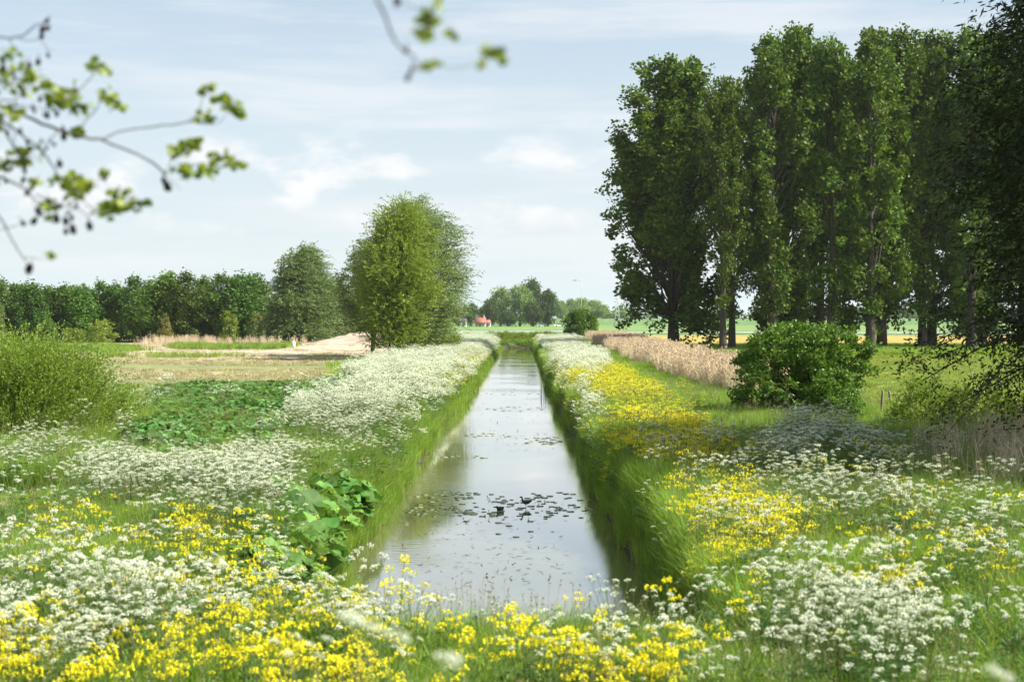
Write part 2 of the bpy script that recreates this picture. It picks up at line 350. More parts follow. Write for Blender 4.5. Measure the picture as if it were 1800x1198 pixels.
def ground_colour(x, y):
    n = fbm(x, y, 9, 41); n2 = fbm(x, y, 2.5, 42); n4 = fbm(x * 0.35, y, 9, 45)
    turf = np.array([0.07, 0.125, 0.03]); soil = np.array([0.10, 0.085, 0.045])
    dry = np.array([0.34, 0.29, 0.18]); sand = np.array([0.45, 0.37, 0.28]); meadow = np.array([0.17, 0.24, 0.06])
    ochre = np.array([0.36, 0.27, 0.075]); far = np.array([0.15, 0.24, 0.065]); mud = np.array([0.06, 0.05, 0.03])
    c = np.tile(turf, (len(x), 1)).astype(float)
    def mixin(col_, w): c[:] = c * (1 - w[:, None]) + np.asarray(col_) * w[:, None]
    mixin(soil, 0.5 * smooth(0.4, 0.7, n2))
    lf = smooth(-9.5, -12.5, x + 3 * (n - .5)) * smooth(66, 84, y + 8 * (n - .5))           # dry mown field
    mixin(dry, lf)
    mixin(np.array([0.15, 0.19, 0.06]), lf * smooth(0.40, 0.60, n4) * 0.75)
    mixin(sand, lf * smooth(0.50, 0.60, fbm(x * 0.3, y, 12, 47)) * smooth(115, 140, y) * smooth(210, 200, y) * 0.85)
    hp = np.exp(-(((x + 19) / 8.5) ** 2 + ((y - 194) / 14.0) ** 2) * 1.1)
    mixin(sand * 1.1, smooth(0.30, 0.5, hp + 0.3 * (n2 - .5)))
    mixin(np.array([0.26, 0.20, 0.14]), smooth(.05, .3, hp) * smooth(.52, .62, fbm(x * .5, y, 5, 52)) * .8)
    mixin(sand * .9, lf * smooth(118, 150, y) * smooth(-9, -14, x) * smooth(-40, -24, x) * smooth(.40, .55, fbm(x * .25, y, 9, 53)) * .8)
    mixin(sand, smooth(9.0, 6.0, np.abs(y - 172 - 0.35 * (x + 20)) + 5 * (n - .5)) * smooth(-10.5, -13, x) * smooth(-34, -22, x) * 0.85)
    rm = smooth(12.5, 14.5, x + 2 * (n - .5)) * smooth(44, 52, y)
    mixin(meadow, rm)
    mixin(np.array([0.30, 0.30, 0.05]), rm * smooth(0.56, 0.66, n4) * 0.6)
    mixin(ochre, smooth(13, 17, x) * smooth(196, 202, y) * smooth(318, 306, y))
    mixin(far, smooth(306, 316, y))
    k = smooth(306, 316, y)
    stripe = fbm(x * 0.1, y, 60, 48)
    mixin(np.array([0.17, 0.24, 0.09]), k * smooth(0.45, 0.6, stripe) * 0.8)
    mixin(np.array([0.28, 0.27, 0.10]), k * smooth(0.62, 0.7, fbm(x * 0.08, y, 45, 49)) * 0.6)
    mixin(np.array([0.10, 0.18, 0.07]), smooth(680, 700, y) * 0.8)
    # mown grass track with bare soil, left foreground
    mixin(np.array([0.16, 0.20, 0.05]), smooth(-9.0, -9.8, x) * smooth(25.5, 26.5, y) * smooth(31.5, 30.5, y))
    mixin(np.array([0.38, 0.29, 0.20]), smooth(0.9, 0.6, np.abs(y - 29.3) + 0.5 * (n2 - .5)) * smooth(-10.2, -10.7, x))
    h = height(x, y); mixin(mud, smooth(0.35, 0.05, h))
    return c

def lines(segs):
    out = []
    for a, b, st in segs: out.append(np.arange(a, b, st))
    return np.unique(np.concatenate(out + [[segs[-1][1]]]))
def make_ground():
    xs = lines([(-4000, -1000, 500), (-1000, -300, 70), (-300, -80, 11), (-80, -30, 2.0), (-30, -8, .6), (-8, 6, .2), (6, 24, .6), (24, 90, 2.2), (90, 300, 12), (300, 1000, 70), (1000, 4001, 500)])
    ys = lines([(-60, 0, 6), (0, 12, .6), (12, 40, .3), (40, 110, .6), (110, 245, .9), (245, 360, 3), (360, 680, 14), (680, 740, 4), (740, 1400, 60), (1400, 7001, 700)])
    gx, gy = np.meshgrid(xs, ys); x = gx.ravel(); y = gy.ravel(); z = height(x, y)
    nx, ny = len(xs), len(ys)
    i = np.arange(ny - 1)[:, None] * nx + np.arange(nx - 1)[None, :]
    q = np.stack([i, i + 1, i + nx + 1, i + nx], -1).reshape(-1, 4)
    mb = MB(); mb.add(np.stack([x, y, z], 1), q=q)
    o = mb.build("ground", M_GROUND, smooth_=True); tag(o, kind="structure")
    ca = o.data.color_attributes.new("gcol", 'FLOAT_COLOR', 'POINT')
    cc = np.ones((len(x), 4)); cc[:, :3] = ground_colour(x, y)
    ca.data.foreach_set("color", cc.astype(np.float32).ravel())
    mb = MB()
    mb.add([[-14, 16.2, 0], [18, 16.2, 0], [18, 236, 0], [-14, 236, 0]], q=[[0, 1, 2, 3]])
    tag(mb.build("water", M_WATER), kind="structure")
make_ground()

# ------------------------------------------------------------------ scattering
TEMPL = bpy.data.collections.new("plant_templates")       # sources for the stuff objects; not linked to the scene
def gn_scatter(name, pts, rotz, scl, variants, idx, tilt=None):
    c = bpy.data.collections.new(name + "_sources")
    for k, me in enumerate(variants):
        o = bpy.data.objects.new("%s_source_%02d" % (name, k), me); c.objects.link(o)
    me = bpy.data.meshes.new(name)
    me.vertices.add(len(pts)); me.vertices.foreach_set("co", np.asarray(pts, np.float32).ravel())
    r = np.zeros((len(pts), 3), np.float32); r[:, 2] = rotz
    if tilt is not None: r[:, :2] = tilt
    me.attributes.new("rot", 'FLOAT_VECTOR', 'POINT').data.foreach_set("vector", r.ravel())
    s = np.asarray(scl, np.float32)
    if s.ndim == 1: s = np.stack([s, s, s], 1)
    me.attributes.new("scl", 'FLOAT_VECTOR', 'POINT').data.foreach_set("vector", s.ravel())
    me.attributes.new("vidx", 'INT', 'POINT').data.foreach_set("value", np.asarray(idx, np.int32))
    ob = bpy.data.objects.new(name, me); col.objects.link(ob)
    g = bpy.data.node_groups.new(name + "_scatter", 'GeometryNodeTree')
    g.interface.new_socket("Geometry", in_out='INPUT', socket_type='NodeSocketGeometry')
    g.interface.new_socket("Geometry", in_out='OUTPUT', socket_type='NodeSocketGeometry')
    N, L = g.nodes, g.links
    gi = N.new("NodeGroupInput"); go = N.new("NodeGroupOutput"); ip = N.new("GeometryNodeInstanceOnPoints")
    ci = N.new("GeometryNodeCollectionInfo"); ci.inputs["Collection"].default_value = c
    ci.inputs["Separate Children"].default_value = True; ci.inputs["Reset Children"].default_value = True
    def na(n, t):
        a = N.new("GeometryNodeInputNamedAttribute"); a.data_type = t; a.inputs["Name"].default_value = n
        return a.outputs["Attribute"]
    L.new(gi.outputs[0], ip.inputs["Points"]); L.new(ci.outputs[0], ip.inputs["Instance"])
    ip.inputs["Pick Instance"].default_value = True
    L.new(na("vidx", 'INT'), ip.inputs["Instance Index"])
    e2r = N.new("FunctionNodeEulerToRotation"); L.new(na("rot", 'FLOAT_VECTOR'), e2r.inputs[0]); L.new(e2r.outputs[0], ip.inputs["Rotation"])
    L.new(na("scl", 'FLOAT_VECTOR'), ip.inputs["Scale"]); L.new(ip.outputs[0], go.inputs[0])
    md = ob.modifiers.new("scatter", 'NODES'); md.node_group = g
    return ob

def in_frame(x, y, m=200):
    px = VX + FPX * x / np.maximum(y, 0.1)
    return (px > -m) & (px < 1800 + m)
def candidates(y0, y1, dens, rng, m=200):
    """uniform random points on the part of the ground the photograph looks at"""
    ys = []; area = (1800 + 2 * m) / FPX * (y1 * y1 - y0 * y0) / 2
    n = int(area * dens)
    y = np.sqrt(rng.random(n) * (y1 * y1 - y0 * y0) + y0 * y0)
    px = rng.random(n) * (1800 + 2 * m) - m
    return (px - VX) * y / FPX, y

# ---- plant templates
def tuft(rng, n, rad, h0, h1, w, lean=0.35, mat=0, seeds=0, droop=0.35):
    mb = MB()
    a = rng.random(n) * 6.283; r = rad * np.sqrt(rng.random(n))
    b = np.stack([r * np.cos(a), r * np.sin(a), np.full(n, -0.05)], 1)
    h = rng.uniform(h0, h1, n); la = a + rng.normal(0, 0.9, n); le = np.abs(rng.normal(0, lean, n))
    d = np.stack([np.cos(la), np.sin(la), np.zeros(n)], 1)
    s = np.stack([-np.sin(la + rng.normal(0, .8, n)), np.cos(la + rng.normal(0, .8, n)), np.zeros(n)], 1)
    ww = w * rng.uniform(.6, 1.3, n)
    p1 = b + d * (h * le * .35)[:, None] + np.array([0, 0, 1]) * (h * .55)[:, None]
    p2 = b + d * (h * (le + droop * rng.random(n)))[:, None] + np.array([0, 0, 1]) * (h * (1 - 0.3 * le))[:, None]
    v = np.stack([b - s * ww[:, None] / 2, b + s * ww[:, None] / 2, p1 + s * ww[:, None] * .45, p1 - s * ww[:, None] * .45, p2], 1)
    i = np.arange(n)[:, None] * 5
    rn = np.repeat(rng.random(n), 5)
    mb.add(v.reshape(-1, 3), q=i + np.array([[0, 1, 2, 3]]), t=i + np.array([[3, 2, 4]]), mat=mat, rnd=rn)
    if seeds:
        for k in range(seeds):
            aa = rng.random() * 6.28; bx = np.array([math.cos(aa), math.sin(aa), 0]) * rad * rng.random()
            top = bx + np.array([rng.normal(0, .1), rng.normal(0, .1), h1 * rng.uniform(1.0, 1.3)])
            mb.tube([bx, (bx + top) / 2 + [0.01, 0, 0], top], [w * .22, w * .18, w * .12], 3, mat=1, cap=False)
            m = 7; P = top + np.stack([rng.normal(0, .012, m), rng.normal(0, .012, m), -rng.random(m) * .12], 1)
            mb.leaves(P, rdir(m, rng, .8), rdir(m, rng), .035, w * 1.1, mat=1)
    return mb

def umbel(rng, r=0.036, n=13, q=3, size=0.013):
    mb = MB()
    a = np.arange(n) * 2.4; rr = r * np.sqrt((np.arange(n) + .5) / n)
    C = np.stack([rr * np.cos(a), rr * np.sin(a), 0.35 * r - 0.5 * rr ** 2 / r], 1) + rng.normal(0, .002, (n, 3))
    P = np.repeat(C, q, 0); m = len(P)
    P = P + rng.normal(0, size * .45, (m, 3)) * [1, 1, .4]
    u = rdir(m, rng) * [1, 1, .35]; w = rdir(m, rng) * [1, 1, .35]
    mb.leaves(P - u / np.linalg.norm(u, axis=1)[:, None] * size * .5, u, w, size, size, mat=0)
    for k in range(0, n, 2):
        mb.tube([[0, 0, -r * .9], C[k] - [0, 0, .002]], [.0011, .0008], 3, mat=1, cap=False)
    return mb
def parsley_parts(rng, h=0.95, nu=7, spread=.22):
    """stem mesh and a list of umbel places"""
    mb = MB(); U = []
    k0 = np.array([rng.normal(0, .03), rng.normal(0, .03), h * .5])
    mb.tube([[0, 0, -.05], k0 * [.5, .5, .5], k0], [.005, .0045, .004], 4, mat=0, cap=False)
    for i in range(nu):
        a = i * 2.4 + rng.normal(0, .3); r = spread * math.sqrt((i + .4) / nu) * rng.uniform(.7, 1.2)
        e = np.array([r * math.cos(a), r * math.sin(a), h * rng.uniform(.82, 1.04) - .3 * r])
        st = k0 * rng.uniform(.6, 1.0); mid = (st + e) / 2 + np.array([e[0] * .12, e[1] * .12, -.02])
        mb.tube([st, mid, e - [0, 0, .03]], [.003, .0025, .002], 3, mat=0, cap=False)
        U.append((e, a))
    for i in range(7):                                   # ferny leaves
        a = rng.random() * 6.28; z = h * rng.uniform(.08, .62); L = rng.uniform(.16, .3)
        d = np.array([math.cos(a), math.sin(a), .35]); s = np.array([-math.sin(a), math.cos(a), 0])
        b = k0 * (z / k0[2]) if z < k0[2] else k0
        P, uu = [], []
        for t in np.linspace(.25, 1, 6):
            for sg in (-1, 1):
                for t2 in (.35, .8):
                    wv = (1.15 - t) * L * .75
                    P.append(b + d * L * t + s * sg * wv * t2 * .6 + [0, 0, -.25 * L * t * t]); uu.append(d * .6 + s * sg + rng.normal(0, .25, 3))
        mb.leaves(np.array(P), np.array(uu), np.tile(d, (len(P), 1)) + rng.normal(0, .3, (len(P), 3)), L * .22, L * .11, mat=1)
    return mb, U
def parsley_full(rng, h, nu, spread, us=1.0, n=13, q=3, size=.013):
    mb, U = parsley_parts(rng, h, nu, spread)
    out = MB(); out.merge(mb)
    for e, a in U:
        u = umbel(rng, .042 * us, n, q, size * us)
        for arr in u.qm: arr += 2
        for arr in u.tm: arr += 2
        for arr in u.qm: arr[arr == 3] = 0
        out.merge(u, Matrix.Translation(Vector(e)) @ Euler((rng.normal(0, .2), rng.normal(0, .2), a)).to_matrix().to_4x4())
    return out
PM = [M_STEM, M_FERN, M_WHITE]

def rape_head(rng, s=1.0, n=20):
    mb = MB()
    z = rng.random(n); a = rng.random(n) * 6.28; r = .017 * s * (1.2 - .5 * z)
    P = np.stack([r * np.cos(a), r * np.sin(a), (z - .5) * .024 * s], 1)
    mb.leaves(P, np.stack([np.cos(a), np.sin(a), rng.uniform(-.2, .7, n)], 1), rdir(n, rng), .014 * s, .013 * s, mat=0)
    return mb
def rape_parts(rng, h=.75, nh=6, spread=.16):
    mb = MB(); U = []
    top = np.array([rng.normal(0, .04), rng.normal(0, .04), h])
    mb.tube([[0, 0, -.05], top * .5, top - [0, 0, .02]], [.005, .004, .0025], 4, mat=0, cap=False); U.append((top, 0))
    for i in range(nh - 1):
        a = i * 2.4 + rng.normal(0, .3); t = rng.uniform(.35, .7); r = spread * rng.uniform(.5, 1.1)
        e = np.array([top[0] + r * math.cos(a), top[1] + r * math.sin(a), h * rng.uniform(.72, .98)])
        mb.tube([top * t, (top * t + e) / 2 + [e[0] * .2, e[1] * .2, -.01], e - [0, 0, .02]], [.003, .0025, .002], 3, mat=0, cap=False); U.append((e, a))
    m = 14; a = rng.random(m) * 6.28; z = h * rng.uniform(.05, .6, m)
    mb.leaves(np.stack([0 * z, 0 * z, z], 1), np.stack([np.cos(a), np.sin(a), rng.uniform(-.1, .7, m)], 1), np.stack([-np.sin(a), np.cos(a), 0 * a], 1), rng.uniform(.08, .17, m), .04, mat=1)
    return mb, U
def rape_full(rng, h, nh, spread, s=1.0, n=20):
    mb, U = rape_parts(rng, h, nh, spread)
    for e, a in U:
        u = rape_head(rng, s, n)
        for arr in u.qm: arr += 2
        mb.merge(u, Matrix.Translation(Vector(e)))
    return mb
RM = [M_STEM, M_HERB, M_YELLOW]

def big_leaf(mb, c, R, rng, tiltdir, tilt):
    """rounded heart-shaped leaf, cupped, with a wavy rim"""
    n = 14; a = np.linspace(0.25, 2 * math.pi - .25, n)
    rr = R * (1 - .28 * np.cos(a) * 0.5 + .06 * np.sin(a * 5 + rng.random() * 6)) * rng.uniform(.93, 1.05, n)
    rim = np.stack([rr * np.cos(a), rr * np.sin(a), .14 * R * np.sin(a * 3 + rng.random() * 6) + .10 * R], 1)
    mid = rim * [.5, .5, 0] + [0, 0, .0] + np.stack([0 * a, 0 * a, .10 * R * np.cos(a * 6)], 1)
    M = np.array(Euler((0, tilt, 0)).to_matrix()); Mz = np.array(Euler((0, 0, tiltdir)).to_matrix())
    v = np.concatenate([[[0, 0, -.04 * R]], mid, rim]) @ M.T @ Mz.T + c
    t = [[0, 1 + i, 2 + i] for i in range(n - 1)]; q = [[1 + i, 1 + n + i, 2 + n + i, 2 + i] for i in range(n - 1)]
    mb.add(v, q=q, t=t, mat=0, rnd=rng.random() * .7 + .3 * rng.random(len(v)))
def butterbur(rng, n=6, R=.19, h=.55, spread=.28):
    mb = MB()
    for i in range(n):
        a = i * 2.4 + rng.normal(0, .4); r = spread * math.sqrt((i + .3) / n)
        c = np.array([r * math.cos(a), r * math.sin(a), h * rng.uniform(.6, 1.05)])
        mb.tube([[r * .2 * math.cos(a), r * .2 * math.sin(a), -.05], c * [.6, .6, .5], c], [.008, .007, .005], 4, mat=1, cap=False)
        big_leaf(mb, c, R * rng.uniform(.65, 1.15), rng, a + rng.normal(0, .5), rng.uniform(.15, .75))
    return mb
BM = [M_BUTTER, M_STEM]
def herb(rng, n=40, rad=.2, h=.5, L=.09, W=.04):
    mb = MB()
    for k in range(6):
        a = rng.random() * 6.28; r = rad * rng.random(); b = np.array([r * math.cos(a), r * math.sin(a), 0]); t = b * 1.3 + [0, 0, h * rng.uniform(.6, 1)]
        mb.tube([b, t], [.003, .002], 3, mat=1, cap=False); m = n // 6; s = rng.random(m) ** .7; aa = rng.random(m) * 6.28
        mb.leaves(b + (t - b) * s[:, None], np.stack([np.cos(aa), np.sin(aa), rng.uniform(-.3, .6, m)], 1), np.stack([-np.sin(aa), np.cos(aa), 0 * aa], 1), L * rng.uniform(.6, 1.2, m), W, mat=0, fold=.15)
    return mb
def reeds(rng, n=14, rad=.3, h=2.0, w=.012, plume=True):
    mb = MB()
    for i in range(n):
        a = rng.random() * 6.28; r = rad * math.sqrt(rng.random()); b = np.array([r * math.cos(a), r * math.sin(a), -.05])
        hh = h * (rng.uniform(.65, 1.08) if plume else rng.uniform(.3, 1.15)); le = rng.normal(0, .09 if plume else .16, 2); t = b + np.array([le[0] * hh, le[1] * hh, hh])
        rn = rng.random(); mid = (b + t) / 2 + [le[0] * .1, le[1] * .1, 0]
        mb.tube([b, mid, t], [w * .6, w * .5, w * .3], 3, mat=0, cap=False, rnd=rn)
        m = 5 if plume else 2; s = rng.uniform(.3, .95, m); aa = rng.random(m) * 6.28
        mb.leaves(b + (t - b) * s[:, None], np.stack([np.cos(aa), np.sin(aa), rng.uniform(.2, 1.5, m)], 1), rdir(m, rng), rng.uniform(.2, .4, m), w * 1.2, mat=0)
        if plume and rng.random() < .6:
            m = 6; P = t + np.stack([rng.normal(0, .02, m), rng.normal(0, .02, m), -rng.random(m) * .15], 1)
            mb.leaves(P, np.tile([le[0] + .3, le[1], 1.0], (m, 1)) + rng.normal(0, .25, (m, 3)), rdir(m, rng), .14, w * 3, mat=1)
    return mb

rt = np.random.default_rng(21)
T_GRASS = [tuft(rt, 55, .17, .3, .66, .011, seeds=(2 if k == 1 else 0)).mesh("grass_tuft", [M_GRASS, M_STRAW]) for k in range(5)]
T_GRASSFAR = [tuft(rt, 70, .38, .28, .62, .022, seeds=0).mesh("grass_patch", [M_GRASS]) for k in range(4)]
T_SHORT = [tuft(rt, 60, .35, .08, .24, .014, lean=.6).mesh("short_grass", [M_MEADOW]) for k in range(3)]
T_DRY = [tuft(rt, 60, .42, .08, .24, .018, lean=.6).mesh("dry_tuft", [M_DRYGRASS]) for k in range(3)]
T_HERB = [herb(rt).mesh("herb", [M_HERB, M_STEM]) for k in range(4)]
T_REED = [reeds(rt, w=.02).mesh("reed", [M_REED, M_PLUME]) for k in range(4)]
T_REEDNEAR = [reeds(rt, 13, .22, 1.35, .011, plume=False).mesh("reed_near", [M_REED, M_PLUME]) for k in range(4)]
T_PARS = [parsley_full(rt, rt.uniform(.8, 1.05), 9 + k % 3, .28, us=.85).mesh("parsley", PM) for k in range(4)]
T_PARSFAR = [parsley_full(rt, rt.uniform(.8, 1.05), 11, .36, us=1.5, n=8, q=2, size=.017).mesh("parsley_far", PM) for k in range(4)]
T_RAPE = [rape_full(rt, rt.uniform(.6, .85), 7 + k % 3, .2, s=1.5).mesh("rape", RM) for k in range(4)]
T_RAPEFAR = [rape_full(rt, rt.uniform(.6, .95), 9, .32, s=1.45, n=12).mesh("rape_far", RM) for k in range(4)]
T_BUTTFAR = [butterbur(rt, 10, .10, .5, .34).mesh("butterbur_small", [M_BUTTDARK, M_STEM], True) for k in range(4)]
T_BUTT = [butterbur(rt, 7).mesh("butterbur_leaves", BM, True) for k in range(4)]

# ---- where things grow (measured on the photograph, laid on the ground)
PARSLEY = [(150,1028,270,62,10.5),(60,1085,130,45,12),(410,832,140,55,11),(195,822,90,46,9),(20,800,85,36,7),(480,880,60,40,6),
  (530,748,90,26,4),(620,765,110,36,2.5),(610,705,110,40,11),(700,665,105,42,11),(790,635,75,26,10),(840,605,50,17,9),(770,680,60,28,6),(700,735,70,26,2.5),
  (985,600,38,13,9),(1018,632,55,20,9),(1025,770,35,90,8),(975,690,18,60,7),(1135,930,60,95,9),(1120,1010,50,60,5),(1450,850,150,40,5),(1580,862,90,40,5),
  (1480,1110,180,100,11),(1230,1030,120,55,4.5),(1700,1060,120,100,3),(700,1085,100,45,3),(860,1052,60,18,1.2),(1440,790,120,60,5),(1330,930,260,150,1.4),(560,1050,90,60,3),(250,960,700,300,.7),(1400,1000,520,260,1.3),(480,1060,260,60,3.5),(1250,1080,260,90,2)]
RAPE = [(110,1160,210,60,26),(440,1170,300,44,17),(340,1105,90,50,4),(560,1030,140,42,3.5),(430,1005,120,40,4),(125,930,70,55,5),(332,925,36,45,6),
  (1130,1178,330,42,24),(1380,1195,170,26,8),(1295,905,115,62,11),(1260,965,105,50,8),(1545,1010,60,20,6),(1730,965,65,32,6),
  (1155,752,90,42,12),(1205,790,75,32,11),(1045,662,66,22,16),(1110,690,56,17,10),(1080,720,160,60,.8),(1000,700,45,32,4),(800,665,70,25,3.5),(845,628,34,16,5),(450,722,60,14,5),(910,590,34,8,8),(600,1120,620,90,2.6),(1400,960,420,170,.7),(300,980,420,120,.8),(1060,800,40,80,3),(1130,960,60,50,5),(990,680,20,50,4)]
BUTT = [(570,930,105,70,18),(500,985,90,34,8),(385,722,120,55,12),(510,678,120,22,16),(290,760,60,30,8)]
def common_mask(x, y):
    h = height(x, y); return (h > 0.12)
def dens_at(x, y, lst, top):
    h = height(x, y); px, py = where_seen(x, y, h + top)
    n = fbm(x, y, 1.6, 77); jit = 28 * (n - .5)
    sd = 0 if top > .8 else 9
    pat = smooth(.34, .54, fbm(x, y, 1.1, 78 + sd)) * (.55 + .45 * smooth(.38, .58, fbm(x, y, 3.7, 79 + sd)))
    if len(lst) < 6: pat = np.ones(len(x))
    return ell(px + jit * 1.6, py + jit, lst) * pat * 1.5, h

def mown_mask(x, y):
    """places with only short growth: dry field, meadow, the mown track"""
    n = fbm(x, y, 9, 41)
    dry = (x + 3 * (n - .5) < -10.8) & (y > 74 + 8 * (n - .5))
    mead = (x > 13.6) & (y > 50)
    track = (x < -9.4) & (y > 25.9) & (y < 31)
    return dry, mead, track

def scatter_species(lst, top, bands, seed, tall=1.0):
    rng = np.random.default_rng(seed); out = []
    for y0, y1, dmax, far in bands:
        x, y = candidates(y0, y1, dmax, rng)
        d, h = dens_at(x, y, lst, top)
        dry, mead, track = mown_mask(x, y)
        if lst is not BUTT:
            bx_, by_ = where_seen(x, y, h + .5); d = d * (1 - .9 * smooth(2, 9, ell(bx_, by_, BUTT[2:])))
        keep = (rng.random(len(x)) * dmax < d) & (h > .2) & ~dry & ~track & ~(mead)
        x, y, h = x[keep], y[keep], h[keep]
        out.append(np.stack([x, y, h, np.full(len(x), far)], 1))
    return np.concatenate(out)

rs = np.random.default_rng(5)
def finish(name, P, near_t, far_t, scale, label, cat, skip=None, smin=.75, smax=1.2):
    """the rest of a kind, past the individual plants, as one object"""
    far = P[:, 3].astype(int)
    idx = np.where(far == 1, len(near_t) + rs.integers(0, len(far_t), len(P)), rs.integers(0, len(near_t), len(P)))
    ob = gn_scatter(name, P[:, :3], rs.random(len(P)) * 6.28, scale * rs.uniform(smin, smax, len(P)) * (.72 + .56 * fbm(P[:, 0], P[:, 1], 2.6, 90)), near_t + far_t, idx,
                    tilt=rs.normal(0, .09, (len(P), 2)))
    tag(ob, label, cat, kind="stuff"); return ob

def split_near(P, n):
    """the n plants that show largest in the photo, and the others"""
    px, py = where_seen(P[:, 0], P[:, 1], P[:, 2] + .7)
    ok = (px > 0) & (px < 1800) & (py < 1190)
    key = np.where(ok, P[:, 1], 1e9); o = np.argsort(key)
    return P[o[:n]], P[o[n:]]

def plant_copies(P, protos, cat, group, labels, rng, smin=.8, smax=1.2):
    for p in P:
        src, kids = protos[rng.integers(0, len(protos))]
        o = src.copy(); col.objects.link(o)
        o.location = p[:3]; o.rotation_euler = (rng.normal(0, .13), rng.normal(0, .13), rng.random() * 6.28)
        s = rng.uniform(smin, smax) * (.78 + .44 * float(fbm(np.array([p[0]]), np.array([p[1]]), 1.8, 90)[0])); o.scale = (s, s, s * rng.uniform(.85, 1.3))
        px, py = where_seen(p[0], p[1], p[2] + .6)
        for test, lab in labels:
            if test(px, py): break
        tag(o, lab, cat, group)
        for k in kids:
            c = k.copy(); col.objects.link(c); c.parent = o

rp = np.random.default_rng(99)
def proto_parsley():
    out = []
    for k in range(4):
        stem, U = parsley_parts(rp, rp.uniform(.8, 1.05), 11 + k % 3, .30)
        o = bpy.data.objects.new("cow_parsley", stem.mesh("cow_parsley", [M_STEM, M_FERN])); kids = []
        hm = umbel(rp, .034, 14, 3, .012).mesh("flower_head", [M_WHITE, M_STEM])
        for e, a in U:
            c = bpy.data.objects.new("flower_head", hm); c.location = e; c.rotation_euler = (rp.normal(0, .2), rp.normal(0, .2), a); s = rp.uniform(.8, 1.25); c.scale = (s, s, s); kids.append(c)
        out.append((o, kids))
    return out
def proto_rape():
    out = []
    for k in range(4):
        stem, U = rape_parts(rp, rp.uniform(.6, .85), 6 + k % 2, .17)
        o = bpy.data.objects.new("rapeseed_plant", stem.mesh("rapeseed_plant", [M_STEM, M_HERB])); kids = []
        hm = rape_head(rp, 1.45, 30).mesh("flower_head", [M_YELLOW])
        for e, a in U:
            c = bpy.data.objects.new("flower_head", hm); c.location = e; c.rotation_euler = (0, 0, a); s = rp.uniform(.85, 1.25); c.scale = (s, s, s); kids.append(c)
        out.append((o, kids))
    return out

